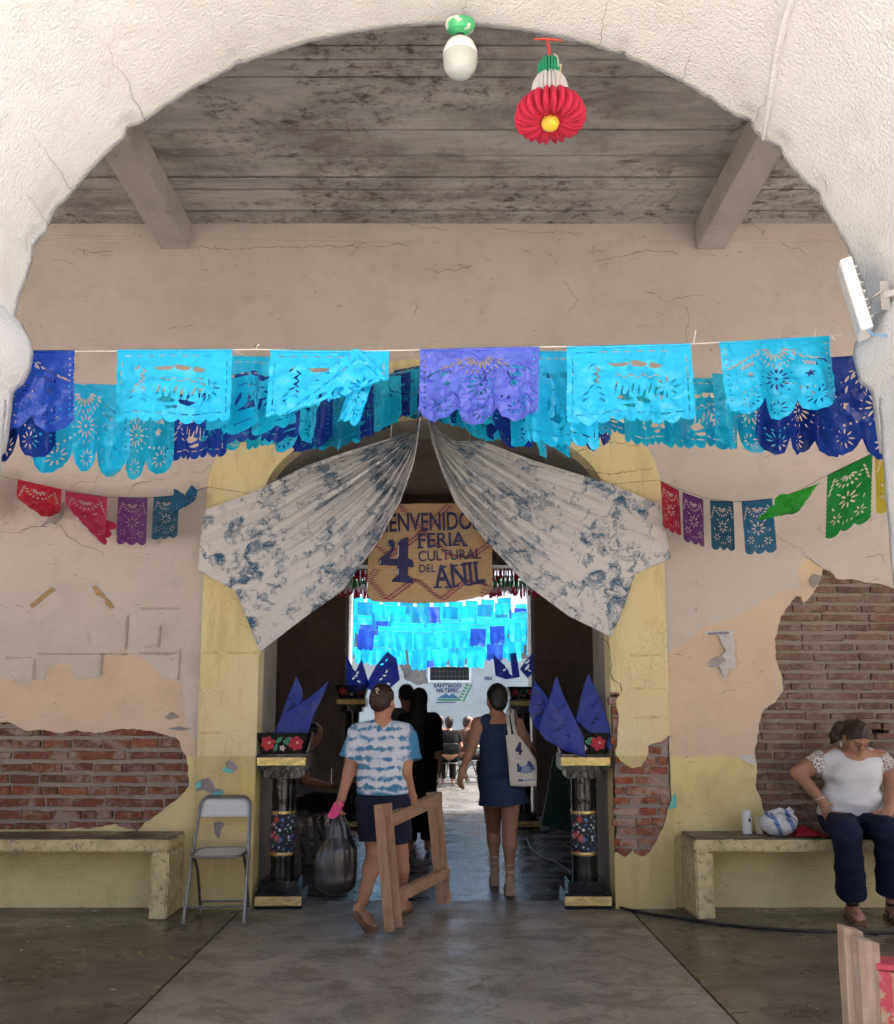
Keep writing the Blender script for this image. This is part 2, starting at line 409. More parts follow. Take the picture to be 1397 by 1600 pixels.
# raised seam on the right of the soffit (edge of an older patch of plaster)
b = B(); pts = []
def soff(q, y, d=0.0):
    x, z = -AW * math.cos(q), ASP + AH * math.sin(q); return Vector((x - d * -math.cos(q), y, z - d * math.sin(q)))
pts = [soff(R(a), y, .004) for a, y in ((140, 2.99), (139, 2.9), (137.5, 2.78), (136, 2.66), (135, 2.55), (134, 2.4))]
b.tube(pts, [.006, .011, .014, .015, .015, .015], 8)
o = b.obj('plaster_seam', STUCCO, smooth=True); under(o, arcade)
for a, y1 in ((137.2, 2.72), (125, 2.84), (112, 2.70), (44.5, 2.62), (29, 2.68), (22.5, 2.80), (93, 2.80)):      # hairline cracks across the soffit
    pts = []; k = 22
    for i in range(k):
        y = 2.998 + (y1 - 2.998) * i / (k - 1); q = R(a + .8 * noise.noise((a, y * 9, 0)) + .5 * noise.noise((a, y * 31, 4))); pts.append(soff(q, y, .004))
    b = B(); b.tube(pts, [.0013 * (1 - .7 * i / k) for i in range(k)], 5); o = b.obj('crack', simple('stucco_crack', (.33, .30, .26), .9)); under(o, arcade)
# imposts
def impost(sgn, cx, name='impost'):
    e = cx + sgn * AW
    prof = [(-.03, 2.80), (.012, 2.775), (.052, 2.70), (.060, 2.66), (.056, 2.60), (.040, 2.555), (.012, 2.53), (.002, 2.515), (-.004, 2.36), (-.012, 2.30), (-.03, 2.29)]
    v = []; ys = [AYF - .05 + (AYB + .045 - AYF + .05) * k / 26 for k in range(27)]
    for y in ys:
        for (d, z) in prof:
            w = .007 * noise.noise((e * 3, y * 11, z * 11)) + .004 * noise.noise((e, y * 33, z * 33))
            v.append((e - sgn * (d + w), y, z + w * .5))
    m_ = len(prof)
    f = [(j*m_+i, j*m_+i+1, (j+1)*m_+i+1, (j+1)*m_+i) for j in range(26) for i in range(m_ - 1)]
    f += [tuple(range(m_)), tuple(26*m_ + i for i in range(m_))]
    bm = bmesh.new(); me = bpy.data.meshes.new(name); me.from_pydata(v, [], f); bm.from_mesh(me)
    o = bm_obj(name, bm, STUCCO, None, True); under(o, arcade)
for s_ in (-1, 1): impost(s_, 0)
rf = B().box((-12, 2.12, 6.102), (12, 13.2, 6.3)); tag(rf.obj('roof_slab', BEAMC), 'flat concrete roof slab over portico and hall', 'roof')

# ================================================================== portico ceiling, board formed, with two beams
ZC = 5.30
y = AYB; v = []; f = []; k = 0
while y < Y0 + .3:
    w_ = rnd.uniform(.10, .17); z = ZC + rnd.uniform(-.008, .004)
    n0 = len(v); NX = 60
    for i in range(NX + 1):
        x = -11 + 22 * i / NX
        v += [(x, y + .003 * noise.noise((x * 2, y, 0)), z), (x, y + w_ - .004, z + .003 * noise.noise((x, y, 2))), (x, y + w_ - .001, ZC + .010 + .006 * noise.noise((x * 1.7, y * 3, 8)))]
    for i in range(NX):
        a = n0 + 3*i; f += [(a, a+1, a+4, a+3), (a+1, a+2, a+5, a+4)]
    if k:
        pass
    y += w_; k += 1
ceil_ = structure(mesh('ceiling', v, f, FORMED))
structure(B().box((-11, AYB, ZC + .018), (11, Y0 + .3, ZC + .05)).obj('ceiling_slab', FORMED))
for x in (-6.3, -2.145, 2.145, 6.3):
    b = B(); N = 16
    for i in range(N):
        y_a = AYB + (Y0 - AYB + .02) * i / N; y_b = AYB + (Y0 - AYB + .02) * (i + 1) / N
        pass
    b.box((x - .115, AYB + .01, 5.075), (x + .115, Y0 - .012, ZC + .01))
    o = b.obj('beam', BEAMC, ceil_, bevel=.012)

# ================================================================== inner wall with the arched doorway
facade = thing('inner_wall', 'long cracked plaster wall with arched doorway and patches of bare brick', 'wall', (0, Y0, 0))
DCX = -.065
DOOR = arch_poly(DCX, 1.31, .68, 3.02, -.05, 44)
SURR = arch_poly(DCX, 1.745, 1.08, 3.06, -.05, 44)
XL, XR = -9.5, 9.5
def PX(pts, Y=Y0): return [W2(x, y, Y) for x, y in pts]
BR_L = rough(PX([(-130, 1128), (0, 1129), (10, 1128), (42, 1141), (97, 1144), (153, 1145), (188, 1140), (218, 1138), (253, 1145), (276, 1153), (289, 1177), (294, 1197), (296, 1226),
          (270, 1255), (240, 1277), (214, 1298), (195, 1294), (179, 1288), (153, 1293), (97, 1296), (32, 1297), (-130, 1298)]), .014, .013, 3)
BR_R = rough(PX([(1286.5, 889.8), (1296, 893), (1307, 904), (1328, 905), (1364, 911), (1396, 918), (1500, 934), (1620, 960), (1660, 1100), (1600, 1330), (1205, 1330), (1199, 1290), (1191, 1263), (1190, 1250), (1182, 1230),
          (1180, 1175), (1182, 1162), (1188, 1128), (1195, 1109), (1211, 1096), (1223, 1079), (1221, 1056), (1212, 1030), (1211, 1000), (1217, 979), (1224, 958), (1232, 945),
          (1245, 933), (1250, 933), (1252, 941), (1257, 943), (1266, 932), (1279, 917)]), .014, .011, 5)
YP = Y0 - .05               # face of the yellow door surround
ERO = rough(PX([(940, 1075), (958, 1082), (969, 1084), (962, 1096), (967, 1113), (964.5, 1156), (961.5, 1176), (969, 1187.5), (986, 1199), (1002, 1199), (1010, 1185), (1013, 1164), (1035, 1157),
           (1048, 1147), (1053.5, 1167), (1064, 1180), (1066, 1236), (1046, 1259), (1041, 1282), (1032, 1300), (1019, 1328), (1009, 1338), (1000, 1338), (989, 1328), (977, 1338), (966, 1331), (930, 1331)], YP), .014, .010, 8)
HOLE = PX([(1366, 1128), (1395, 1130), (1394, 1151), (1368, 1150)])
WALLR = [(XL, -.05), (XR, -.05), (XR, 5.36), (XL, 5.36)]
def fpart(o): return under(o, facade)
MJ = simple('dark_hole', (.02, .017, .015), .95, .1)
# masonry core: mortar bed behind the bricks
o = sheet('masonry_core', [WALLR], [DOOR, HOLE, [(-20, -1), (DCX, -1), (DCX, 8), (-20, 8)]], Y0 + .052, .50, MORTAR_B); fpart(o)
o = sheet('masonry_core', [WALLR], [DOOR, [(DCX, -1), (20, -1), (20, 8), (DCX, 8)]], Y0 + .052, .50, MORTAR_A); fpart(o)
hx = [p[0] for p in HOLE]; hz = [p[1] for p in HOLE]
b = B().box((min(hx) - .01, Y0 + .13, min(hz) - .01), (max(hx) + .01, Y0 + .14, max(hz) + .01)); fpart(b.obj('brick_socket', MJ))
# plaster with the bare patches left out
o = sheet('plaster', [WALLR], [DOOR, BR_L, BR_R, SURR], Y0, .053, PEACH, grid=.35, wob=.008); fpart(o)
coatL = PX([(-900, 1062), (-300, 1050), (0, 1059), (39, 1066), (69, 1062), (75, 1041), (90, 1036), (111, 1038), (123, 1062), (156, 1057), (164, 1026), (180, 1016), (210, 1020), (237, 1038), (255, 1059), (283, 1068), (288, 1110), (293, 1150), (330, 1165)])
coatR = PX([(1030, 1035), (1044, 1023), (1058, 1011), (1078, 996), (1099, 978), (1120, 974), (1147, 962), (1174, 950), (1195, 937), (1222, 923), (1249, 920), (1252, 913), (1246, 889), (1258, 871), (1272, 877), (1290, 893), (1400, 960), (1700, 1000), (2300, 1040)])
coat = rough([(XL, 1.9)] + coatL, .04, .012, 2, False) + rough(coatR + [(XR, 1.9)], .04, .009, 4, False) + [(XR, 5.34), (XL, 5.34)]
o = sheet('paint_coat', [coat], [BR_L, BR_R, SURR], Y0 - .004, .006, COAT, grid=.35, wob=.008); fpart(o)
zd = 1.075
dado = rough([(XL, zd), (XR, zd)], .06, .004, 6, False) + [(XR, -.05), (XL, -.05)]
o = sheet('dado', [dado], [SURR, BR_L, BR_R], Y0 - .0045, .006, DADO, grid=.35, wob=.008); fpart(o)
# the yellow surround, slightly proud, its right foot worn to the brick
FLK1 = rough(PX([(352, 1193), (357, 1187), (365, 1191), (373, 1200), (366, 1206), (358, 1205)], YP), .02, .004, 11)
FLK2 = rough(PX([(302, 1238), (305, 1225), (312, 1219), (325, 1214), (333, 1222), (336, 1231), (349, 1234), (349, 1241), (330, 1240), (318, 1234)], YP), .02, .004, 12)
FLK3 = rough(PX([(333, 1285), (345, 1283), (352, 1288), (346, 1296), (343, 1310), (336, 1304)], YP), .02, .004, 13)
o = sheet('door_surround', [SURR], [DOOR, ERO, FLK1, FLK2, FLK3], YP, .088, PIER); fpart(o)
o = sheet('undercoat', [SURR], [DOOR, rough(PX([(930, 1075), (1050, 1075), (1075, 1240), (1040, 1345), (930, 1345)], YP))], YP + .006, .02, m_plaster('grey_violet_undercoat', (.30, .26, .28), (.38, .33, .34), (.2, .17, .17), 4)); fpart(o)
TEAL = simple('turquoise_old_paint', (.14, .52, .50), .7, .2, 12)
for pts in ([(347, 1205), (352, 1198), (366, 1205), (360, 1209)], [(305, 1226), (313, 1220), (315, 1228), (306, 1233)], [(330, 1240), (349, 1234), (349, 1241), (341, 1245), (331, 1245)]):
    fpart(sheet('old_paint_flake', [rough(PX(pts, YP), .02, .004, 3)], [], YP - .0025, .004, TEAL))
fpart(sheet('old_paint_flake', [rough(PX([(1046, 1259), (1050, 1248), (1056, 1237), (1057, 1262), (1045, 1264)], YP), .02, .003, 3)], [], YP - .0025, .004, TEAL))
# chamfered inner edge and reveal of the doorway
def reveal(name, prof_pts, y_a, x_a, y_b, x_b, m):
    n = len(prof_pts); v = []
    for y, off in ((y_a, x_a), (y_b, x_b)):
        for (x, z) in prof_pts:
            dx = (DCX - x) / 1.31
            v.append((x + dx * off, y, z - (off if z > 3.1 else 0) * .6))
    return mesh(name, v, [(i, i + 1, n + i + 1, n + i) for i in range(n - 1)], m)
dn = DOOR
fpart(reveal('door_reveal', dn, YP + .002, 0.0, YP + .13, .015, PIER)); fpart(reveal('door_reveal', dn, YP + .13, .015, HY0, .015, m_plaster('grey_reveal', (.36, .33, .29), (.44, .41, .36), (.24, .21, .17), 1.5)))
# bricks, one by one
def brick_meshes(m, tagn):
    out = []
    for k in range(5):
        q = random.Random(k * 7 + 3); bm = bmesh.new(); bmesh.ops.create_cube(bm, size=1.0)
        bmesh.ops.subdivide_edges(bm, edges=[e for e in bm.edges if abs((e.verts[0].co - e.verts[1].co).x) > .5], cuts=2)
        bmesh.ops.delete(bm, geom=[f for f in bm.faces if f.normal.y > .9], context='FACES')
        for v in bm.verts:
            v.co.x += q.uniform(-.018, .018); v.co.z += q.uniform(-.15, .15) * (1 if abs(v.co.x) > .4 else .7); v.co.y += q.uniform(-.08, .08)
            if v.co.y < 0: v.co.z *= .9; v.co.x *= .985
        me = bpy.data.meshes.new('brick'); bm.to_mesh(me); bm.free(); me.materials.append(m); out.append(me)
    return out
def lay(poly, m, pitch, h, lens, yface, depth, seed, limit=None, clip=None, gap=.016):
    q = random.Random(seed); P = np.array(poly); z0, z1 = P[:, 1].min(), P[:, 1].max(); x0, x1 = P[:, 0].min(), P[:, 0].max()
    if limit: x0, x1 = max(x0, limit[0]), min(x1, limit[1])
    ms = brick_meshes(m, '') ; z = z0 - pitch; r_ = 0; cnt = 0
    while z < z1 + pitch:
        x = x0 - q.uniform(.05, .35); L0 = lens[r_ % len(lens)]
        while x < x1 + .1:
            L = L0 * q.uniform(.93, 1.07) if q.random() > .12 else L0 * .5
            xa, xb = x, x + L; x = xb + gap
            if clip:
                xa = max(xa, clip[0] + q.uniform(-.02, .02)); xb = min(xb, clip[1])
                if xb - xa < .05: continue
            S = np.array([(xa + (xb - xa) * i / 6, z + h * j / 2) for i in range(7) for j in range(3)])
            if not pip(S, poly).any(): continue
            if pip(np.array([((xa + xb) / 2, z + h / 2)]), [(HOLE[0][0]-.02, HOLE[0][1]+.02), (HOLE[1][0]+.02, HOLE[1][1]+.02), (HOLE[2][0]+.02, HOLE[2][1]-.02), (HOLE[3][0]-.02, HOLE[3][1]-.02)])[0]: continue
            o = bpy.data.objects.new('brick', ms[q.randrange(5)]); link(o, facade)
            o.location = ((xa + xb) / 2, yface + depth / 2 + q.uniform(0, .010) - Y0, z + h / 2 + q.uniform(-.003, .003)); o.scale = (xb - xa, depth, h * q.uniform(.9, 1.05))
            o.rotation_euler = (0, q.uniform(-.012, .012), q.uniform(-.01, .01)); cnt += 1
        z += pitch * q.uniform(.97, 1.03); r_ += 1
    return cnt
nb = lay(BR_L, BRICK_A, .086, .064, (.205, .40), Y0 + .028, .06, 4, (-3.75, 9))
nb += lay(BR_R, BRICK_B, .0735, .051, (.33, .24), Y0 + .028, .06, 9, (2, 3.75))
# worn pier corner: its own bricks standing at the surround's face
PB = B().box((1.255, YP + .035, .20), (1.70, Y0 + .6, 1.50)); 
v = []; f = []
NZ = 40
fpart(sheet('pier_core', [rough([(1.266, .30), (1.665, .30), (1.665, 1.50), (1.266, 1.50)], .04, .012, 21)], [], YP + .026, .10, MORTAR_A))
nb += lay(ERO, BRICK_C, .0735, .057, (.20, .36), YP + .006, .07, 12, None, (1.252, 1.655), .013)
print('bricks', nb)
# cracks and marks on the plaster
def crack(pts, Y, w=.006, seed=0, m=CRACK, name='crack'):
    P = rough(PX(pts, Y), .018, .022, seed, False); n = len(P); L = []; Rr = []
    for i, p in enumerate(P):
        a = Vector(P[max(0, i-1)]); c = Vector(P[min(n-1, i+1)]); d = (c - a); d = Vector((-d.y, d.x)).normalized()
        ww = w * (.35 + .65 * abs(noise.noise((p[0] * 13, p[1] * 13, seed)) * 2)) * (1 if 0 < i < n - 1 else .3)
        L.append((p[0] + d.x * ww / 2, p[1] + d.y * ww / 2)); Rr.append((p[0] - d.x * ww / 2, p[1] - d.y * ww / 2))
    v = [(x, Y - .0135, z) for x, z in L] + [(x, Y - .0135, z) for x, z in Rr]
    f = [(i, i + 1, n + i + 1, n + i) for i in range(n - 1)]
    fpart(mesh(name, v, f, m))
for i, c in enumerate([
    [(0, 835), (15, 831), (40, 829), (62, 824), (80, 820)], [(92, 818), (105, 835), (122, 850), (145, 858), (163, 868)],
    [(108, 762), (125, 750), (148, 752), (160, 738), (185, 739)], [(195, 772), (212, 757), (228, 752), (262, 748)], [(300, 735), (316, 740), (330, 728)],
    [(1208, 836), (1228, 848), (1255, 861), (1268, 875), (1286, 890)], [(540, 388), (556, 380), (570, 382)], [(545, 402), (560, 385), (575, 381)], [(300, 388), (350, 391), (420, 388), (480, 386), (560, 388), (640, 383)],
    [(75, 412), (95, 409), (116, 413)], [(133, 390), (134, 402)], [(640, 355), (680, 357), (700, 362)], [(770, 358), (800, 362), (850, 364), (910, 366)], [(930, 408), (980, 402), (1010, 392), (1060, 398)],
    [(1175, 350), (1195, 362), (1190, 370)], [(1220, 382), (1240, 390), (1262, 400)], [(1070, 480), (1074, 500), (1072, 520), (1076, 540)], [(260, 514), (285, 511), (305, 510)],
    [(660, 420), (700, 424), (735, 418)], [(640, 470), (652, 480), (645, 500)], [(880, 440), (900, 470), (890, 490)], [(1000, 455), (1040, 470), (1100, 462)], [(120, 392), (150, 396), (180, 393)], [(1350, 870), (1358, 867), (1378, 868), (1381, 880)], [(1130, 590), (1180, 600), (1210, 622)], [(1300, 560), (1380, 548)], [(60, 620), (90, 640), (140, 632)]]):
    crack(c, Y0, .0045, i * 3.1)
crack([(943, 1000), (953, 1015), (956, 1040), (958, 1060), (970, 1082)], YP, .010, 5); crack([(880, 715), (930, 700), (960, 690), (1000, 700)], YP, .006, 7); crack([(905, 735), (950, 742), (1020, 733)], YP, .006, 9)
fpart(sheet('chipped_patch', [rough(PX([(66, 823), (78, 806), (86, 790), (100, 786), (103, 795), (97, 812), (86, 821), (78, 817)]), .02, .006, 2)], [], Y0 - .0138, .004, m_plaster('grey_render', (.30, .27, .25), (.38, .345, .32), (.2, .18, .16), 5)))
fpart(sheet('chipped_patch', [rough(PX([(1263, 907), (1270, 897), (1281, 900), (1280, 910), (1270, 920)]), .02, .004, 2)], [], Y0 - .0138, .004, MATS['grey_render']))
fpart(sheet('chipped_patch', [rough(PX([(1150, 1181), (1175, 1178), (1181, 1196), (1165, 1190)]), .02, .004, 2)], [], Y0 - .0138, .004, simple('bare_lime', (.62, .60, .58), .9)))
fpart(sheet('chipped_patch', [rough(PX([(258, 1121), (270, 1113), (280, 1120), (266, 1124)]), .02, .004, 2)], [], Y0 - .0138, .004, MATS['grey_render']))
fpart(sheet('chipped_patch', [rough(PX([(262, 1138), (280, 1135), (300, 1139), (280, 1142)]), .02, .004, 2)], [], Y0 - .0138, .004, MATS['grey_render']))
TAPE = simple('brown_packing_tape', (.42, .26, .11), .45, .2, 20)
for pts in ([(48, 945), (82, 917), (87, 922), (51, 951)], [(145, 918), (150, 915), (166, 932), (163, 936), (152, 930)], [(164, 935), (168, 934), (180, 949), (175, 952), (166, 945)]):
    fpart(sheet('tape_strip', [PX(pts)], [], Y0 - .0145, .004, TAPE))
def m_residue():
    t = NT('glue_residue'); co = t.coord('World')
    return t.done(t.mix(t.noise(co, 26, 5, .7), (.30, .255, .22), (.62, .56, .48)), .9)
RES = m_residue()
for (xa, ya, xb, yb) in ((222, 951, 281, 951), (200, 962, 197, 1016), (251, 978, 247, 1012), (60, 1022, 200, 1022), (218, 1021, 274, 1021), (282, 1016, 279, 1062), (55, 1030, 53, 1062), (10, 1028, 50, 1027), (160, 1020, 158, 1054)):
    dx, dy = (0, 1) if abs(xb - xa) > abs(yb - ya) else (1, 0)
    fpart(sheet('glue_mark', [rough(PX([(xa - dx*1.6, ya - dy*1.6), (xb - dx*1.6, yb - dy*1.6), (xb + dx*1.6, yb + dy*1.6), (xa + dx*1.6, ya + dy*1.6)]), .03, .006, xa)], [], Y0 - .0136, .004, RES))
RESY = simple('yellow_glue_residue', (.70, .56, .29), .85, .2, 25)
for (xa, ya, xb, yb) in ((985, 1024, 1036, 1024), (988, 1076, 1042, 1076), (990, 1121, 1043, 1121), (318, 1020, 408, 1020), (312, 1145, 345, 1145)):
    dx, dy = (0, 1) if abs(xb - xa) > abs(yb - ya) else (1, 0)
    fpart(sheet('glue_mark', [rough(PX([(xa - dx*1.8, ya - dy*1.8), (xb - dx*1.8, yb - dy*1.8), (xb + dx*1.8, yb + dy*1.8), (xa + dx*1.8, ya + dy*1.8)], YP), .03, .005, xa)], [], YP - .0022, .003, RESY))

POST = simple('torn_white_poster', (.62, .60, .60), .8, .15, 14, .3, 30)
po = fpart(sheet('torn_poster', [rough(PX([(1100, 987), (1145, 985), (1147, 1010), (1149, 1046), (1135, 1043), (1139, 1050), (1130, 1058), (1124, 1042), (1104, 1040), (1118, 1030), (1133, 1018), (1128, 1006), (1121, 993), (1100, 992)]), .02, .004, 3)], [], Y0 - .0155, .003, POST))
fpart(sheet('torn_poster', [rough(PX([(1112, 1030), (1127, 1024), (1133, 1032), (1122, 1040), (1108, 1042)]), .02, .004, 5)], [], Y0 - .019, .003, simple('poster_back', (.42, .39, .37), .8)))
fpart(sheet('poster_print', [PX([(1105, 988.5), (1138, 987), (1138, 991), (1105, 992)])], [], Y0 - .0172, .003, simple('poster_ink', (.25, .24, .30), .8, .5, 60, 0)))
# ================================================================== the hall and the courtyard beyond
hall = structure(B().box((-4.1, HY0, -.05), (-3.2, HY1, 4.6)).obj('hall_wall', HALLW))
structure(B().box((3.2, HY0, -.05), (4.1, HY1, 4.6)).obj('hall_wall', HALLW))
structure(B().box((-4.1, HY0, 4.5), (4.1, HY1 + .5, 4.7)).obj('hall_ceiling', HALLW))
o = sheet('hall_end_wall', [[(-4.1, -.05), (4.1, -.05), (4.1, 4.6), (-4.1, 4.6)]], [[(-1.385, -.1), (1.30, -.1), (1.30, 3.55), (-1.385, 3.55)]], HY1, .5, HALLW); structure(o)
for x, s_ in ((-1.385, 1), (1.30, -1)):
    B().box((min(x, x + s_ * .05), HY1 - .012, 0), (max(x, x + s_ * .05), HY1 + .48, 3.55)).obj('jamb', simple('pale_jamb', (.42, .40, .37), .7), o)
B().box((-1.335, HY1 - .012, 3.49), (1.25, HY1 + .48, 3.55)).obj('lintel', MATS['pale_jamb'], o)
structure(B().box((-9.2, HY1 + .52, -.05), (-9.0, 25.2, 4.2)).obj('courtyard_wall', COURTW)); structure(B().box((9.0, HY1 + .52, -.05), (9.2, 25.2, 4.2)).obj('courtyard_wall', COURTW))
b = B().box((-9.2, HY1 + .3, -.05), (-4.2, HY1 + .5, 4.5)).box((4.2, HY1 + .3, -.05), (9.2, HY1 + .5, 4.5)); structure(b.obj('courtyard_wall', COURTW))
YW = 25.0
cw = thing('courtyard_end_wall', 'pale painted wall with town emblem and small barred window across the courtyard', 'wall', (0, YW, 0))
WIN = PX([(672, 1042), (733, 1042), (733, 1063), (672, 1063)], YW)
PEEL = rough(PX([(628, 1016), (660, 1012), (720, 1022), (745, 1020), (752, 1036), (735, 1041), (668, 1040), (668, 1068), (652, 1070), (632, 1060), (625, 1040)], YW), .08, .06, 4)
o = sheet('wall', [[(-9.2, -.05), (9.2, -.05), (9.2, 3.95), (-9.2, 3.95)]], [WIN], YW + .02, .3, BLOCKW); under(o, cw)
o = sheet('plaster', [[(-9.2, -.05), (9.2, -.05), (9.2, 2.88), (-9.2, 2.88)]], [WIN, PEEL], YW, .025, COURTW); under(o, cw)
o = B().box((-9.2, YW - .25, 3.95), (9.2, YW + .4, 4.08)).obj('coping', simple('beige_coping', (.50, .44, .36), .8)); under(o, cw)
fw = under(B().box((WIN[0][0], YW + .2, WIN[2][1]), (WIN[1][0], YW + .21, WIN[0][1])).obj('window', simple('dark_window', (.02, .02, .022), .3)), cw)
b = B()
for i in range(10): x = WIN[0][0] + (WIN[1][0] - WIN[0][0]) * (i + .5) / 10; b.box((x - .010, YW + .04, WIN[2][1]), (x + .010, YW + .06, WIN[0][1]))
for k in (.3, .7): z = WIN[2][1] + (WIN[0][1] - WIN[2][1]) * k; b.box((WIN[0][0], YW + .03, z - .012), (WIN[1][0], YW + .045, z + .012))
b.obj('window_bars', simple('rusty_iron', (.09, .06, .05), .7), fw)
b = B(); x0, x1, z1, z0 = WIN[0][0], WIN[1][0], WIN[0][1], WIN[2][1]
for lo, hi in (((x0-.06, z0-.06), (x1+.06, z0)), ((x0-.06, z1), (x1+.06, z1+.06)), ((x0-.06, z0), (x0, z1)), ((x1, z0), (x1+.06, z1))): b.box((lo[0], YW - .02, lo[1]), (hi[0], YW + .02, hi[1]))
b.obj('window_frame', simple('white_frame', (.62, .65, .66), .6), fw)
def text(name, s, size, m, parent, loc, rot=(R(90), 0, 0), ext=.002, align='LEFT', shear=0.0, sx=1.0, bold=0.0):
    cu = bpy.data.curves.new(name, 'FONT'); cu.body = s; cu.size = size; cu.extrude = ext; cu.align_x = align; cu.shear = shear; cu.offset = bold; cu.resolution_u = 3
    t = bpy.data.objects.new(name, cu); COL.objects.link(t); dg = bpy.context.evaluated_depsgraph_get()
    me = bpy.data.meshes.new_from_object(t.evaluated_get(dg)); bpy.data.objects.remove(t)
    me.materials.clear(); me.materials.append(m)
    o = bpy.data.objects.new(name, me); link(o, parent); o.location = loc; o.rotation_euler = rot; o.scale = (sx, 1, 1); return o
NAVYP = simple('navy_sign_paint', (.015, .03, .12), .7, .1, 30, 0); GREENP = simple('green_sign_paint', (.03, .22, .10), .7, .2, 20, 0)
def wl_(x, y): p = W(x, y, YW); return (p.x, -.004, p.z)
text('lettering', 'SANTIAGO', .145, NAVYP, cw, wl_(678, 1074), sx=1.05, bold=.005); text('lettering', 'NILTEPEC', .145, NAVYP, cw, wl_(682, 1081.5), sx=1.0, bold=.005); text('lettering', 'REG', .12, NAVYP, cw, wl_(757, 1062), bold=.004)
mt = [(683, 1091), (690, 1087), (697, 1083), (702, 1087), (707, 1083), (713, 1088), (718, 1091)]
under(sheet('emblem_mountain', [PX(mt, YW)], [], YW - .006, .004, simple('teal_sign_paint', (.03, .12, .22), .7, .1, 20, 0)), cw)
under(sheet('emblem_field', [PX([(681, 1092), (719, 1092), (714, 1095), (687, 1095)], YW)], [], YW - .006, .004, GREENP), cw)
under(sheet('emblem_line', [PX([(681, 1097), (712, 1097), (712, 1098.2), (681, 1098.2)], YW)], [], YW - .006, .004, NAVYP), cw)
def leafpoly(cx, cy, L, w, a, n=8):
    out = []
    for i in range(n):
        q = 2 * math.pi * i / n; x = math.cos(q) * L / 2; y = math.sin(q) * w / 2 * (1 - .5 * abs(math.cos(q)) ** 3)
        out.append((cx + x * math.cos(a) - y * math.sin(a), cy + x * math.sin(a) + y * math.cos(a)))
    return out
lv = []
for i in range(6):
    x, y = 721 + i * 2.4, 1095 - i * 4.6; lv += [leafpoly(x - 3.2, y - 1.5, 6, 3.4, .5), leafpoly(x + 3.4, y - .5, 6, 3.4, -.9)]
for q in lv: under(sheet('emblem_leaf', [PX(q, YW)], [], YW - .006, .004, GREENP), cw)
# ================================================================== papel picado
def m_paper(name, c, tr=.45, rough=.32, crumple=.5):
    t = NT(name); co = t.coord('Object')
    col = t.mix(t.noise(co, 6, 3), tuple(x * .86 for x in c), tuple(min(1, x * 1.08) for x in c))
    rid = lambda s_, d_: t.math('ABSOLUTE', t.math('SUBTRACT', t.noise(co, s_, 2, .5, d_), .5)); h = t.math('ADD', t.math('MULTIPLY', rid(9, .6), 3.2), t.math('MULTIPLY', rid(24, .3), 1.4))
    nr = t.bump(h, crumple, .012)
    b = t.b; t.put(b.inputs['Base Color'], col); b.inputs['Roughness'].default_value = rough; t.l.new(nr, b.inputs['Normal']); b.inputs['Specular IOR Level'].default_value = .5
    tl = t.new('BsdfTranslucent'); t.put(tl.inputs['Color'], col); t.l.new(nr, tl.inputs['Normal'])
    mx = t.new('MixShader'); mx.inputs[0].default_value = tr
    t.l.new(b.outputs[0], mx.inputs[1]); t.l.new(tl.outputs[0], mx.inputs[2]); t.l.new(mx.outputs[0], t.out.inputs[0])
    return t.m
PC = dict(cyan=m_paper('cyan_paper', (.015, .56, .93), .24, .24, .45), turq=m_paper('turquoise_paper', (.012, .60, .90), .38, .3, .4), teal=m_paper('teal_paper', (.008, .30, .50)),
          royal=m_paper('royal_blue_paper', (.022, .09, .55), .35, .2, .5), navy=m_paper('navy_paper', (.012, .055, .36), .35, .22, .4), peri=m_paper('periwinkle_paper', (.11, .16, .70), .22, .17, 1.1),
          red=m_paper('red_paper', (.55, .01, .035)), mag=m_paper('magenta_paper', (.50, .015, .09)), purple=m_paper('purple_paper', (.16, .035, .22)), steel=m_paper('blue_green_paper', (.015, .11, .20)),
          blue=m_paper('blue_paper', (.02, .17, .36)), green=m_paper('green_paper', (.015, .30, .05)), lime=m_paper('bright_green_paper', (.02, .45, .03)), yellow=m_paper('yellow_paper', (.60, .46, .02)), crim=m_paper('crimson_paper', (.50, .02, .06)),
          flag=m_paper('ultramarine_paper', (.035, .07, .48), crumple=.35), white=m_paper('white_paper', (.75, .75, .75)))
def ring(cx, cy, r0, n, L, w, a0=0.0, a1=2 * math.pi, k=7):
    return [leafpoly(cx + r0 * math.cos(a0 + (a1 - a0) * i / n), cy + r0 * math.sin(a0 + (a1 - a0) * i / n), L, w, a0 + (a1 - a0) * i / n, k) for i in range(n)]
def star(cx, cy, r, n=5, a=.3): return [(cx + (r if i % 2 == 0 else r * .4) * math.cos(a + math.pi * i / n), cy + (r if i % 2 == 0 else r * .4) * math.sin(a + math.pi * i / n)) for i in range(2 * n)]
def dot(cx, cy, r): return [(cx + r * math.cos(q * math.pi / 3), cy + r * math.sin(q * math.pi / 3)) for q in range(6)]
def rect(x0, y0, x1, y1): return [(x0, y0), (x1, y0), (x1, y1), (x0, y1)]
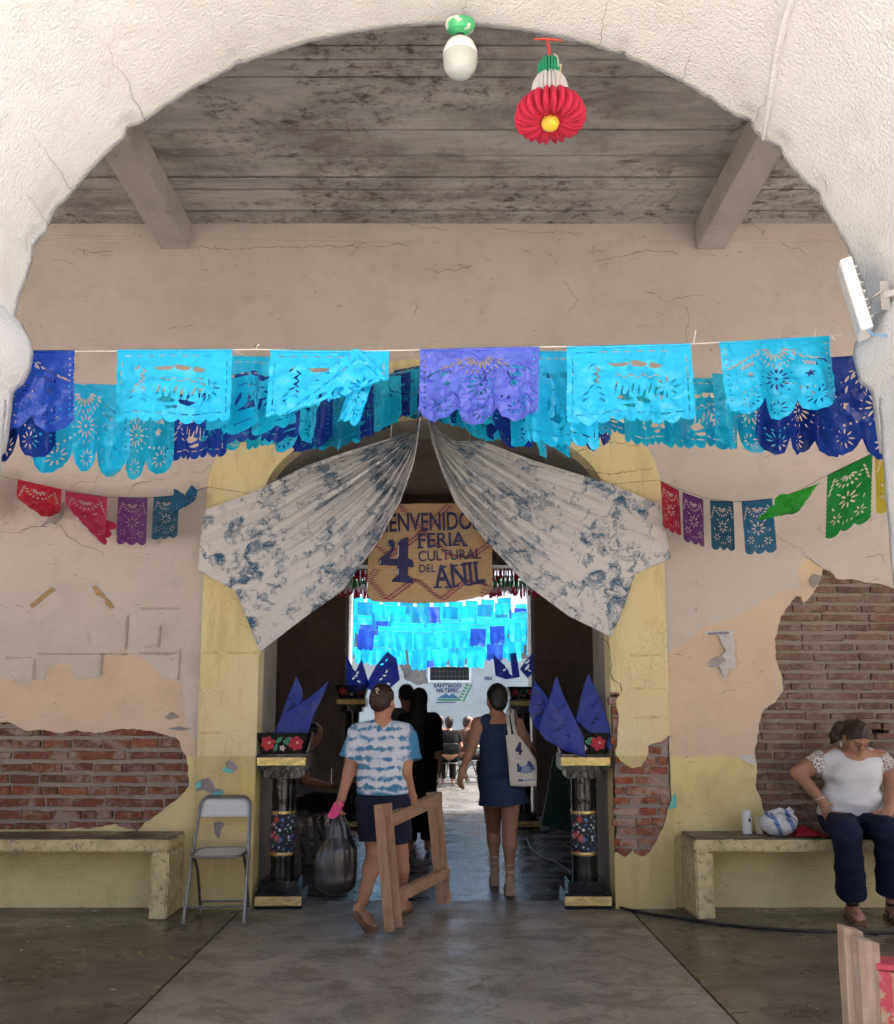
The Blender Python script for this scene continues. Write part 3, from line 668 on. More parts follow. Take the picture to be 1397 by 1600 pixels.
def pat_sun(Wd=.42, H=.27):
    h = Wd / 2; out = [(-h, 0), (-h, -.02)]
    n = 16
    for i in range(n): y0 = -.02 - (H - .04) * i / n; out += [(-h + .004, y0 - (H - .04) / n * .5), (-h, y0 - (H - .04) / n)]
    lobes = [(-h, -h * .35, .055), (-h * .35, h * .30, .075), (h * .30, h, .06)]
    out.append((-h + .002, -H - .035))
    for x0, x1, d in lobes:
        m_ = 9
        for i in range(m_ + 1):
            q = i / m_; x = x0 + (x1 - x0) * q; y = -H + .012 - d * math.sin(math.pi * q) ** .6 - (.004 if i % 2 else 0); out.append((x + (.003 if i == 0 else 0), y))
    out.append((h - .002, -H - .035))
    for i in range(n): y0 = -H + (H - .02) * i / n; out += [(h - .004, y0 + (H - .02) / n * .5), (h, y0 + (H - .02) / n)]
    out.append((h, 0))
    ho = []
    ho += ring(0, -.035, .040, 9, .036, .010, math.pi * 1.06, math.pi * 2.04) + ring(0, -.035, .075, 12, .022, .006, math.pi * 1.05, math.pi * 2.03)
    ho += ring(0, -.165, .034, 12, .028, .008) + [dot(0, -.165, .007)] + ring(0, -.165, .062, 14, .012, .005)
    for s in (-1, 1):
        ho += [star(s * .115, -.155, .019)] + ring(s * .125, -.26, .024, 9, .02, .006) + [leafpoly(s * (.07 + .026 * i), -.06 - .012 * i, .034, .009, s * (-.9 + .1 * i)) for i in range(5)]
        ho += [leafpoly(s * (.10 + .012 * i), -.105 - .004 * i, .028, .008, s * -1.2) for i in range(4)]
        ho += [dot(s * .192, -.03 - .022 * i, .0042) for i in range(11)] + [dot(s * (.08 + .02 * i), -.205 - .006 * i, .0045) for i in range(5)]
    ho += ring(0, -.285, .024, 9, .02, .006)
    return out, ho
def pat_cart(Wd=.42, H=.28):
    h = Wd / 2; q = random.Random(5); out = [(-h, 0)]; n = 20
    for i in range(n): y0 = -H * i / n; out += [(-h + .003, y0 - H / n * .5), (-h, y0 - H / n)]
    m_ = 9
    for k in range(m_):
        x0 = -h + Wd * k / m_; x1 = -h + Wd * (k + 1) / m_
        for i in range(6):
            if i == 0 and k == 0: continue
            t = i / 6; out.append((x0 + (x1 - x0) * t, -H - .018 * math.sin(math.pi * t) ** .7))
    out.append((h, -H))
    for i in range(n): y0 = -H + H * i / n; out += [(h - .003, y0 + H / n * .5), (h, y0 + H / n)]
    ho = []
    for i in range(9):
        x = -h + .03 + i * .041; ho += [rect(x, -H + .018, x + .028, -H + .022)]
        if i < 8: ho += [rect(x, -.024, x + .024, -.020)]
    for i in range(6): y = -.045 - i * .038; ho += [rect(-h + .018, y - .026, -h + .022, y), rect(h - .022, y - .026, h - .018, y)]
    # a walking team of oxen and a cart: body gaps, legs, wheel spokes, a leafy plant
    blob = lambda cx, cy, rx, ry, sd: [(cx + rx * math.cos(a) * (1 + .25 * math.sin(a * 3 + sd)), cy + ry * math.sin(a) * (1 + .3 * math.cos(a * 2 + sd))) for a in [2 * math.pi * i / 12 for i in range(12)]]
    ho += [blob(-.035, -.075, .035, .010, 0), blob(.03, -.072, .028, .012, 1), blob(.085, -.078, .022, .010, 2), blob(-.02, -.205, .03, .012, 3), blob(.045, -.212, .026, .013, 1), blob(.0, -.235, .022, .008, 5)]
    for i in range(9): ho.append(leafpoly(-.05 + i * .02, -.165 - .012 * (i % 3), .045, .009, 1.35 + .12 * math.sin(i * 2)))
    for i in range(7): ho.append(leafpoly(-.04 + i * .022, -.115 - .010 * (i % 2), .026, .006, .3 * math.sin(i * 3)))
    ho += ring(.125, -.16, .030, 8, .026, .008)
    for i in range(6): ho += [leafpoly(-.13 + .02 * math.sin(i), -.075 - i * .025, .030, .008, .7), leafpoly(-.105 - .008 * math.sin(i), -.085 - i * .025, .026, .007, -.7)]
    return out, ho
def pat_mini(Wd=.20, H=.33):
    h = Wd / 2; out = [(-h, 0)]; n = 14
    for i in range(n): y0 = -H * i / n; out += [(-h + .003, y0 - H / n * .5), (-h, y0 - H / n)]
    for k in range(3):
        x0 = -h + Wd * k / 3
        for i in range(5):
            if i == 0 and k == 0: continue
            out.append((x0 + Wd / 3 * i / 5, -H - .022 * math.sin(math.pi * i / 5) ** .7))
    out.append((h, -H))
    for i in range(n): y0 = -H + H * i / n; out += [(h - .003, y0 + H / n * .5), (h, y0 + H / n)]
    ho = ring(0, -.045, .026, 6, .030, .010, math.pi * 1.1, math.pi * 2.02) + ring(0, -.05, .056, 9, .020, .010, math.pi * 1.02, math.pi * 2.05)
    for s in (-1, 1): ho += [leafpoly(s * (.068 + .006 * i), -.045 - .022 * i, .026, .008, s * -1.0) for i in range(4)] + [leafpoly(s * .045, -.135, .03, .008, s * .7), leafpoly(s * .07, -.20, .022, .007, s * 1.2)]
    ho += ring(.0, -.185, .030, 8, .032, .011) + ring(-.055, -.26, .018, 6, .020, .008) + ring(.055, -.27, .018, 6, .020, .008)
    ho += [leafpoly(-.02 + .02 * i, -.30, .018, .006, 1.2) for i in range(3)]
    return out, ho
PATS = {}
for nm, fn, gr in (('sun', pat_sun, .013), ('cart', pat_cart, .013), ('mini', pat_mini, .014)):
    o_, h_ = fn(); Vp, Fp = tri_region([o_], h_, gr); PATS[nm] = (Vp, [tuple(map(int, q)) for q in Fp])
PW = dict(sun=.42, cart=.42, mini=.20)
def paper(pat, A, Bp, m, root, seed=0, wave=.03, waves=2.0, crump=.006, swing=0.0, folds=(), hs=1.0, roll=.006, sway=0.0, name='paper_flag'):
    "one cut sheet hung between string points A and Bp"
    V, F = PATS[pat]; A = Vector(A); Bp = Vector(Bp); d = Bp - A; L = d.length; d.normalize()
    dn = Vector((0, 0, -1)); nrm = d.cross(dn); nrm.normalize()
    if nrm.y > 0: nrm = -nrm
    dn = (dn + nrm * swing + d * sway).normalized(); sc_ = L / PW[pat]; out = []
    for (x, y) in V:
        y *= hs; off = 0.0
        for (px_, py_, ang, side, gap) in folds:        # sheet turned over along a crease
            c, s = math.cos(ang), math.sin(ang); rx, ry = x - px_, y - py_; cr = c * ry - s * rx
            if cr * side > 0:
                al = c * rx + s * ry; x, y = px_ + c * al + s * cr, py_ + s * al - c * cr; off += gap + .05 * min(abs(cr), .15) * (1 if gap > 0 else -1)
        t = min(1.0, max(0.0, -y / .28))
        w = wave * t * math.sin(2 * math.pi * waves * x / PW[pat] + seed * 1.7) + wave * .35 * t * math.sin(2 * math.pi * waves * 2.3 * x / PW[pat] + seed)
        w += crump * (noise.noise((x * 26 + seed * 9, y * 26, seed)) + abs(noise.noise((x * 60, y * 60 + seed * 5, seed))) * .6) * min(1, t * 4)
        side_ = .25 * wave * t * math.cos(2 * math.pi * waves * x / PW[pat] + seed * 1.7)
        p = A + d * ((x + PW[pat] / 2) * sc_ + side_) + dn * (-y) + nrm * (w + off)
        out.append(p - Vector(root.location))
    o = mesh(name, out, F, m, root, True)
    # the strip glued over the string
    if roll:
        tb = B().tube([A + nrm * .001, A.lerp(Bp, .33) + Vector((0, 0, -.002)), A.lerp(Bp, .66) + Vector((0, 0, -.001)), Bp], [roll * .6, roll, roll * .9, roll * .6], 6)
        tb.v = [q - Vector(root.location) for q in tb.v]; tb.obj('glued_hem', m, o, True)
    return o
STRING = simple('white_string', (.66, .64, .60), .8, .1, 60, 0)
DSTRING = simple('dark_thread', (.16, .13, .11), .8, .1, 60, 0)
def string_part(root, pts, r=.0022, m=None, name='string'):
    tb = B().tube([Vector(p) - Vector(root.location) for p in pts], r, 6); return tb.obj(name, m or STRING, root, True)
# ---- front row across the arch
YF = 3.14
fp = [W(x, y, YF) for x, y in ((-60, 546), (45, 548), (120, 549), (280, 548), (400, 546), (520, 549), (640, 547), (750, 545), (845, 542), (985, 541), (1085, 537), (1210, 530), (1302, 524), (1420, 512))]
g1 = thing('papel_picado_garland', 'bright blue and cyan cut-paper garland strung across the front of the arch', 'garland', fp[0])
string_part(g1, fp)
for x, y, dz in ((400, 546, .02), (1084, 536, .05), (1272, 525, .03), (1300, 524, -.02)):      # knots with loose ends
    p = W(x, y, YF - .004); string_part(g1, [p + Vector((0, 0, -.004)), p + Vector((.004, -.003, dz * .5)), p + Vector((.010, 0, dz))], .002, name='knot_end')
def fr(x, y): return W(x, y, YF)
paper('sun', fr(-52, 549), fr(117, 549), PC['royal'], g1, 1, .03, 1.2, .011, hs=.94)
paper('cart', fr(183, 548), fr(364, 547), PC['cyan'], g1, 2, .022, 1.2, .013, hs=.92)
paper('cart', fr(422, 548), fr(609, 550), PC['cyan'], g1, 3, .02, 1.0, .014, folds=((-.135, -.25, .36, -1, .02),), hs=.98, swing=.05)
paper('mini', fr(556, 575), fr(590, 578), PC['cyan'], g1, 31, .03, 1.0, .012, hs=.62, roll=.004, sway=-.35)
paper('sun', fr(656, 547), fr(843, 543), PC['peri'], g1, 4, .030, 3.0, .024, hs=.86)
paper('cart', fr(885, 543), fr(1080, 538), PC['cyan'], g1, 5, .020, 1.5, .014, hs=.98)
paper('sun', fr(1124, 536), fr(1296, 526), PC['cyan'], g1, 6, .040, 1.6, .014, hs=.88, sway=.06)
# ---- rows running back to the crown of the doorway
def row(label, px, specs, seed, m_str=None, face=.55, r=.0018):
    P = [W(*q) for q in px]
    # smooth the run
    Q = []
    for i in range(len(P) - 1):
        p0, p1, p2, p3 = P[max(0, i-1)], P[i], P[i+1], P[min(len(P)-1, i+2)]
        for k in range(6):
            t = k / 6; Q.append(.5 * ((2 * p1) + (p2 - p0) * t + (2*p0 - 5*p1 + 4*p2 - p3) * t*t + (3*p1 - p0 - 3*p2 + p3) * t**3))
    Q.append(P[-1]); root = thing('papel_picado_garland', label, 'garland', Q[0]); string_part(root, Q, r, m_str)
    cum = [0.0]
    for i in range(len(Q) - 1): cum.append(cum[-1] + (Q[i+1] - Q[i]).length)
    q = random.Random(seed)
    def at(s):
        s = min(max(s, 0), cum[-1])
        for i in range(len(Q) - 1):
            if cum[i+1] >= s: return Q[i].lerp(Q[i+1], (s - cum[i]) / max(1e-6, cum[i+1] - cum[i]))
        return Q[-1]
    s = .03
    for i, (c, pt, wd, gap) in enumerate(specs):
        if s + wd > cum[-1]: break
        a, b = at(s), at(s + wd); d = (b - a); L = d.length; xd = Vector((1 if d.x > 0 else -1, 0, d.z / max(L, .01) * .3))
        d2 = (d.normalized() * (1 - face) + xd.normalized() * face).normalized(); mid = (a + b) / 2; a2, b2 = mid - d2 * L / 2, mid + d2 * L / 2
        if d2.x < 0: a2, b2 = b2, a2
        paper(pt, a2, b2, PC[c], root, seed + i, q.uniform(.03, .085), q.uniform(1.0, 2.6), .010, q.uniform(-.10, .14), hs=q.uniform(1.0, 1.30), roll=.004, sway=q.uniform(-.06, .06))
        s += wd + gap
    return root
q = random.Random(3)
row('turquoise and navy cut-paper garland running back along the left to the doorway crown', [(-70, 560, 3.15), (20, 572, 3.3), (110, 596, 3.6), (200, 613, 4.0), (300, 616, 4.4), (400, 611, 4.9), (520, 600, 5.6), (600, 588, 6.15), (652, 570, 6.62)],
    [('navy', 'sun', .36, .05), ('cyan', 'sun', .38, .03), ('turq', 'sun', .34, .10), ('royal', 'cart', .30, .03), ('turq', 'sun', .34, .03), ('turq', 'cart', .30, .03), ('navy', 'sun', .26, .02), ('turq', 'cart', .30, .02), ('teal', 'sun', .30, .02), ('navy', 'cart', .26, .02), ('turq', 'sun', .28, .01), ('navy', 'cart', .26, .01), ('turq', 'cart', .26, .01), ('turq', 'sun', .26, .01), ('teal', 'sun', .2, .01)], 11)
row('shaded blue cut-paper garland tied to the front string left of centre', [(362, 546, 3.13), (405, 566, 3.5), (450, 590, 4.0), (500, 600, 4.6), (560, 598, 5.3), (610, 588, 5.9), (655, 572, 6.60)],
    [('turq', 'cart', .36, .02), ('navy', 'cart', .32, .03), ('turq', 'sun', .34, .02), ('navy', 'sun', .30, .03), ('teal', 'cart', .32, .02), ('turq', 'sun', .30, .02), ('navy', 'cart', .26, .02), ('turq', 'sun', .28, .01), ('turq', 'sun', .28, .01), ('navy', 'cart', .26, .01), ('turq', 'cart', .26, .01), ('teal', 'sun', .2, .01)], 23)
row('navy and turquoise cut-paper garland running back along the right to the doorway crown', [(1430, 535, 3.12), (1352, 556, 3.3), (1240, 582, 3.75), (1135, 588, 4.2), (1010, 598, 4.8), (880, 603, 5.5), (770, 593, 6.1), (670, 572, 6.62)],
    [('navy', 'sun', .38, .03), ('navy', 'sun', .36, .04), ('turq', 'sun', .34, .03), ('turq', 'cart', .34, .06), ('turq', 'cart', .36, .02), ('cyan', 'cart', .30, .02), ('navy', 'sun', .26, .02), ('turq', 'sun', .28, .02), ('teal', 'sun', .26, .02), ('navy', 'cart', .26, .02), ('turq', 'sun', .26, .01), ('turq', 'cart', .26, .01), ('navy', 'cart', .26, .01), ('turq', 'sun', .26, .01), ('teal', 'sun', .2, .01)], 37)
row('shaded blue cut-paper garland tied to the front string right of centre', [(888, 541, 3.13), (845, 560, 3.6), (810, 578, 4.2), (775, 586, 4.9), (735, 586, 5.6), (700, 580, 6.1), (672, 573, 6.60)],
    [('cyan', 'cart', .34, .02), ('turq', 'sun', .32, .02), ('navy', 'sun', .30, .02), ('turq', 'cart', .32, .02), ('navy', 'sun', .30, .02), ('teal', 'cart', .30, .02), ('turq', 'sun', .28, .01), ('turq', 'cart', .26, .01), ('navy', 'sun', .26, .01), ('turq', 'cart', .26, .01), ('turq', 'sun', .26, .01), ('teal', 'sun', .2, .01)], 51)
# ---- small rainbow flags on the wall
def rainbow(label, px, flags):
    P = [W(*q_) for q_ in px]; root = thing('rainbow_bunting', label, 'bunting', P[0]); string_part(root, P, .0016, DSTRING)
    for i, (xa, ya, xb, yb, Y, c, hs, folds, kw) in enumerate(flags):
        paper('mini', W(xa, ya, Y), W(xb, yb, Y + kw.pop('dY', 0)), PC[c], root, i + 3, .012, 1.0, .004, folds=folds, hs=hs, roll=.004, **kw)
    return root
rainbow('small rainbow paper flags, red to teal, on the wall left of the doorway', [(-90, 728, 6.5), (-10, 742, 6.5), (27, 750, 6.52), (97, 765, 6.54), (168, 777, 6.55), (231, 778, 6.55), (283, 774, 6.56), (325, 761, 6.58), (390, 771, 6.62)],
    [(-62, 735, 2, 744, 6.5, 'red', .9, (), {}), (27, 749, 97, 765, 6.5, 'red', 1.0, ((.0, -.235, .1, -1, -.012), (-.10, -.14, -.7, -1, -.02), (.10, -.16, .95, -1, -.02)), {}), (102, 768, 168, 777, 6.5, 'mag', 1.05, ((-.10, -.10, -.95, -1, -.012),), {}),
     (184, 777, 231, 778, 6.52, 'purple', 1.02, (), {'sway': .02}), (240, 777, 281, 774, 6.52, 'steel', .92, (), {}), (290, 771, 325, 761, 6.53, 'blue', .85, ((-.02, -.12, 1.25, -1, .012), (.0, -.08, .3, -1, .02)), {})])
rainbow('small rainbow paper flags, crimson to yellow, on the wall right of the doorway', [(940, 758, 6.62), (1028, 750, 6.58), (1062, 764, 6.5), (1100, 778, 6.4), (1148, 784, 6.3), (1207, 780, 6.1), (1250, 766, 5.8), (1293, 742, 5.4), (1364, 708, 4.9), (1430, 672, 4.4)],
    [(1032, 752, 1061, 767, 6.5, 'crim', 1.0, (), {'swing': .05}), (1066, 769, 1099, 781, 6.38, 'purple', 1.02, (), {}), (1109, 782, 1146, 784, 6.28, 'steel', 1.02, (), {}), (1158, 784, 1207, 779, 6.1, 'blue', 1.08, (), {'sway': .02}),
     (1216, 779, 1281, 755, 5.75, 'lime', .9, ((.02, -.10, .9, -1, .012), (-.02, -.14, -.2, -1, .015)), {}), (1292, 744, 1364, 708, 5.25, 'green', 1.12, (), {'sway': -.1, 'dY': -.2}), (1366, 706, 1436, 672, 4.6, 'yellow', 1.0, (), {'sway': -.05})])
# ---- courtyard rows: flags a few pixels wide
cfl = {}
def small_flag(c, k):
    if (c, k) not in cfl:
        qq = random.Random(k * 5 + len(c)); v = []; f = []; nx, nz = 6, 6; w = .34; h = .30
        for j in range(nz + 1):
            for i in range(nx + 1):
                x = -w / 2 + w * i / nx; z = -h * j / nz
                if j == nz: z -= .03 * (i % 2)
                v.append((x * (1 - .12 * k * j / nz * .3), .05 * math.sin(i * 1.3 + k * 2) * j / nz + .02 * qq.uniform(-1, 1) * j / nz, z))
        f = [(j*(nx+1)+i, j*(nx+1)+i+1, (j+1)*(nx+1)+i+1, (j+1)*(nx+1)+i) for j in range(nz) for i in range(nx)]
        me = bpy.data.meshes.new('paper_flag'); me.from_pydata(v, [], f); me.materials.append(PC[c]); me.polygons.foreach_set('use_smooth', [True] * len(me.polygons)); cfl[(c, k)] = me
    return cfl[(c, k)]
ORD = ['nearest and lowest', 'second', 'third', 'fourth', 'fifth', 'sixth', 'seventh', 'eighth', 'highest and farthest']
rows = [((530, 1003, 18.4), (850, 992, 17.2)), ((530, 1008, 20.5), (850, 984, 18.0)), ((530, 994, 19.0), (850, 978, 18.0)), ((530, 986, 19.0), (850, 970, 18.4)), ((530, 977, 17.8), (850, 963, 17.6)), ((530, 970, 18.4), (850, 957, 18.4)), ((530, 962, 19.2), (850, 953, 19.2)),
        ((530, 955, 19.8), (850, 949, 20.0)), ((530, 948, 20.5), (850, 944, 20.8)), ((530, 941, 21.0), (850, 938, 21.5)), ((530, 935, 20), (850, 932, 20.4)), ((520, 927, 20.6), (850, 925, 21))]
names_ = ['lowest of the courtyard rows, rising to the right', 'second lowest of the courtyard rows', 'third lowest of the courtyard rows', 'fourth lowest of the courtyard rows', 'fifth lowest of the courtyard rows', 'sixth lowest of the courtyard rows', 'sixth from the top of the courtyard rows', 'fifth from the top of the courtyard rows', 'fourth from the top of the courtyard rows', 'third from the top of the courtyard rows', 'just below the uppermost courtyard row', 'uppermost of the courtyard rows, behind the sign']
for i, (a, b) in enumerate(rows):
    A_, B_ = W(*a), W(*b); d = (B_ - A_); L = d.length
    root = thing('courtyard_garland', 'cyan and blue paper flags, ' + names_[i], 'garland', A_, 0, 'rows of paper flags over the courtyard')
    pts = [A_ + d * t + Vector((0, 0, -.22 * 4 * t * (1 - t))) for t in [k / 12 for k in range(13)]]
    string_part(root, pts, .0025, DSTRING)
    n = int(L / .36); ang = math.atan2(d.y, d.x)
    for k in range(n):
        t = (k + .5) / n; p = A_ + d * t + Vector((0, 0, -.22 * 4 * t * (1 - t)))
        c = q.choice(['cyan', 'cyan', 'cyan', 'turq', 'turq', 'royal'] if i < 7 else ['turq', 'teal', 'turq', 'royal', 'teal'])
        if q.random() < .06: continue
        o = bpy.data.objects.new('paper_flag', small_flag(c, q.randrange(4))); link(o, root); o.location = p - A_; o.rotation_euler = (q.uniform(-.25, .25), q.uniform(-.08, .08), ang + q.uniform(-.3, .3)); o.scale = (q.uniform(.8, 1.05), 1, q.uniform(.85, 1.25) * (1.35 if i > 6 else 1.05))
# ---- green, white and red tinsel in the hall, behind the sign
YT = 11.6
for j, (c, m_, yy, lab) in enumerate((('red', 'red', 905, 'dark red paper fringe hanging high in the hall behind the sign'), ('green', 'green', 916, 'green paper fringe in the hall just below the red one'), ('white', 'white', 924, 'white paper fringe in the hall below the green one'), ('crim', 'crim', 932, 'thin red paper fringe lowest in the hall, at the courtyard opening'))):
    root = thing('paper_fringe', lab, 'garland', W(520, yy - 16, YT + j * .12)); A_ = W(520, yy - 16, YT + j * .12); B_ = W(860, yy - 16, YT + j * .12); v = []; f = []; N = 150
    for i in range(N):
        x0 = A_.x + (B_.x - A_.x) * i / N; x1 = A_.x + (B_.x - A_.x) * (i + .85) / N; dz = q.uniform(.10, .17); dy = q.uniform(-.05, .05); n0 = len(v)
        v += [(x0 - A_.x, 0, 0), (x1 - A_.x, 0, 0), (x1 - A_.x + q.uniform(-.02, .02), dy, -dz), (x0 - A_.x + q.uniform(-.02, .02), dy, -dz)]; f.append((n0, n0+1, n0+2, n0+3))
    mesh('fringe', v, f, PC[m_], root); string_part(root, [A_, (A_ + B_) / 2 + Vector((0, 0, .01)), B_], .004)

# ================================================================== tie-dyed drapes
def m_tiedye(name, k, thr, c=(.035, .095, .17), base=(.78, .775, .785), fine=9.0):
    t = NT(name); co = t.coord('Object')
    wob = t.new('VectorMath', operation='MULTIPLY_ADD'); t.l.new(t.noise(co, 7, 3, col=True), wob.inputs[0]); wob.inputs[1].default_value = (.25, .25, .25); t.l.new(co, wob.inputs[2])
    a = t.noise(wob.outputs[0], k, 7, .72, .6); b_ = t.noise(co, k * .35, 3, .5)
    fac = t.math('ADD', t.math('MULTIPLY', a, .80), t.math('MULTIPLY', b_, .22))
    mask = t.ramp(fac, [(thr, 0.0), (thr + .045, .5), (thr + .11, 1.0)])
    dye = t.mix(t.noise(co, fine * 3, 4, .7), tuple(x * .7 for x in c), tuple(min(1, x * 2.4) for x in c))
    col = t.mix(mask, base, dye)
    b = t.b; wv = t.new('TexWave'); t.l.new(co, wv.inputs['Vector']); wv.inputs['Scale'].default_value = 160
    nr = t.bump(t.math('ADD', t.noise(co, 12, 4, .6), t.math('MULTIPLY', wv.outputs['Fac'], .03)), .25, .02)
    t.put(b.inputs['Base Color'], col); b.inputs['Roughness'].default_value = .9; b.inputs['Specular IOR Level'].default_value = .1; t.l.new(nr, b.inputs['Normal'])
    tl = t.new('BsdfTranslucent'); t.put(tl.inputs['Color'], col); mx = t.new('MixShader'); mx.inputs[0].default_value = .18
    t.l.new(b.outputs[0], mx.inputs[1]); t.l.new(tl.outputs[0], mx.inputs[2]); t.l.new(mx.outputs[0], t.out.inputs[0])
    return t.m
DYE = m_tiedye('indigo_tie_dye_cloth', 7.5, .515)
def poly_at(P, t):
    t = min(max(t, 0), 1); L = [0]
    for i in range(len(P) - 1): L.append(L[-1] + math.dist(P[i], P[i+1]))
    s = t * L[-1]
    for i in range(len(P) - 1):
        if L[i+1] >= s - 1e-9:
            w = (s - L[i]) / max(1e-9, L[i+1] - L[i]); return Vector(P[i]).lerp(Vector(P[i+1]), w)
    return Vector(P[-1])
def drape(label, T, O, I, seed):
    root = thing('tie_dyed_drape', label, 'drape', W(*T[0], 6.6)); NU, NV = 90, 110; v = []
    nf = 9
    for i in range(NU + 1):
        u = i / NU
        for j in range(NV + 1):
            w = j / NV; a, c, o_ = poly_at(T, u), poly_at(I, u), poly_at(O, w); lin = Vector(O[0]).lerp(Vector(O[-1]), w)
            p = a.lerp(c, w) + (o_ - lin) * (u ** 2.2)
            ph = 2 * math.pi * nf * (w + .035 * noise.noise((u * 2, w * 3, seed)) ) + seed
            amp = (.012 + .075 * math.sin(math.pi * min(1, u * 1.25)) ** .8 * (1 - .55 * u)) * (.55 + .9 * abs(noise.noise((w * 6, seed, 0)))) * (1 - .55 * (1 - w) * u)
            dpt = -amp * math.sin(ph) - .35 * amp * math.sin(ph * 2.3 + 1.2) - .11 * math.sin(math.pi * u) * w - .03 * u * w
            dpt += .010 * noise.noise((p.x * .03, p.y * .03, seed)) * u
            q_ = W(p.x, p.y, 6.60 + dpt - (.0 if u < .9 else 0)); v.append(q_ - Vector(root.location))
    f = [(i*(NV+1)+j, i*(NV+1)+j+1, (i+1)*(NV+1)+j+1, (i+1)*(NV+1)+j) for i in range(NU) for j in range(NV)]
    o = mesh('cloth', v, f, DYE, root, True)
    # rolled hem along the free edge
    hem = [v[(NU)*(NV+1)+j] for j in range(0, NV + 1, 2)]; tb = B().tube([h + Vector((0, -.003, 0)) for h in hem], .0045, 6); tb.obj('hem', DYE, root, True)
    hem = [v[i*(NV+1)+NV] for i in range(0, NU + 1, 2)]; tb = B().tube([h + Vector((0, -.003, 0)) for h in hem], .0045, 6); tb.obj('hem', DYE, root, True)
    return root
drape('white and indigo tie-dyed cloth drawn aside to the left of the doorway', [(656, 640), (648, 673), (605, 686), (550, 703), (480, 727), (392, 771), (322, 796)], [(322, 796), (315, 830), (310, 890), (335, 905), (368, 922), (387, 966), (407, 1017)], [(658, 640), (652, 690), (645, 727), (626, 781), (594, 841), (534, 923), (480, 961), (407, 1017)], 1.0)
drape('white and indigo tie-dyed cloth drawn aside to the right of the doorway', [(671, 640), (683, 672), (713, 689), (752, 688), (833, 719), (947, 754), (1029, 787)], [(1029, 787), (1040, 835), (1047, 872), (1018, 885), (991, 897), (975, 945), (955, 994)], [(668, 640), (676, 692), (692, 738), (713, 787), (762, 847), (822, 912), (887, 961), (936, 985), (955, 994)], 4.0)

# ================================================================== woven welcome sign
YS = 6.80
def m_mat():
    t = NT('woven_palm_mat'); co = t.coord('Object')
    ck = t.new('TexBrick'); t.l.new(t.coord('Object', (1, 1, 1), (R(90), 0, 0)), ck.inputs['Vector']); ck.inputs['Scale'].default_value = 26; ck.inputs['Mortar Size'].default_value = .03; ck.inputs['Color1'].default_value = (.68, .48, .27, 1); ck.inputs['Color2'].default_value = (.58, .40, .21, 1); ck.inputs['Mortar'].default_value = (.26, .16, .07, 1)
    col = t.mix(t.ramp(t.noise(co, 3, 5), [(.35, 0.0), (.8, .5)]), ck.outputs[0], (.52, .35, .18))
    return t.done(col, .8, t.bump(ck.outputs['Fac'], .5, -.006), spec=.25)
SP = W(672, 865, YS)
sign = thing('woven_welcome_sign', 'woven palm mat lettered in navy with a large 4, hung in the doorway', 'sign', SP)
def S2(x, y): a = W(x, y, YS); return (a.x - SP.x, a.z - SP.z)
mo = [(590, 789), (640, 787), (700, 786), (732, 786), (760, 790), (768, 800), (769, 850), (770, 900), (769, 920), (760, 930), (735, 935), (710, 940), (660, 942), (600, 941), (580, 938), (575, 930), (575, 880), (577, 830), (581, 795)]
o = sheet('mat', [rough([S2(*p_) for p_ in mo], .03, .004, 3)], [], 0, .012, m_mat(), sign, grid=.06, wob=.012)
NAVY = simple('navy_hand_paint', (.02, .022, .10), .6, .25, 30, .1, 80); MAG = simple('magenta_palm', (.28, .05, .10), .75, .2, 30, 0)
st = B()
def stripe(x0, y0, x1, y1):
    n = max(2, int(math.hypot(x1 - x0, y1 - y0) / 4.2))
    for i in range(n):
        x = x0 + (x1 - x0) * (i + .5) / n; y = y0 + (y1 - y0) * (i + .5) / n
        for off in (-3.2, 3.2):
            a = [S2(x - 3 + off, y - .9 + off * .3), S2(x + 3 + off, y - 1.9 + off * .3), S2(x + 3 + off, y - .3 + off * .3), S2(x - 3 + off, y + .7 + off * .3)]
            st.add([(p_[0], -.0125, p_[1]) for p_ in a], [(0, 1, 2, 3)])
for s_ in ((624, 790, 664, 835), (664, 835, 702, 868), (702, 790, 650, 842), (650, 842, 595, 878), (728, 786, 765, 800), (765, 850, 735, 872), (735, 872, 702, 868), (590, 890, 577, 905), (577, 905, 605, 938), (605, 938, 650, 905), (650, 905, 690, 938), (690, 938, 728, 908), (728, 908, 762, 915), (590, 855, 610, 870), (644, 908, 632, 896), (762, 915, 756, 930)): stripe(*s_)
so = st.obj('woven_stripes', MAG, sign); so['kind'] = 'stuff'
def fit_text(s, x0, y0, x1, y1, rise, m=NAVY, bold=.004, name='lettering'):
    "lettering whose capitals fill the photo box x0..x1, base y0, top y1; rise = pixels the base line climbs"
    a = S2(x0, y0); b = S2(x1, y0 - rise); top = S2(x0, y1); L = math.dist(a, b); H = top[1] - a[1]
    o = text(name, s, 1.0, m, sign, (a[0], -.013, a[1]), (R(90), 0, 0), .002, bold=bold * 4)
    vs_ = np.array([v.co[:] for v in o.data.vertices]); lo, hi = vs_.min(0), vs_.max(0)
    ang = math.atan2(b[1] - a[1], b[0] - a[0]); sx = L / (hi[0] - lo[0]); sy = H / (hi[1] - max(lo[1], -.02))
    for v in o.data.vertices: v.co.x = (v.co.x - lo[0]) * sx; v.co.y = (v.co.y - max(lo[1], -.02)) * sy; v.co.z *= .6
    o.scale = (1, 1, 1); o.rotation_euler = (R(90), -ang, 0); return o
fit_text('BIENVENIDOS', 588, 832.5, 750, 803.5, 5); fit_text('FERIA', 654, 856, 728, 834, 3); fit_text('CULTURAL', 654, 878, 752, 861.5, 4.5, bold=.001); fit_text('DEL', 655.5, 895, 681, 882.5, .5, bold=.001); fit_text('ANIL', 680, 919, 759, 884, 8)
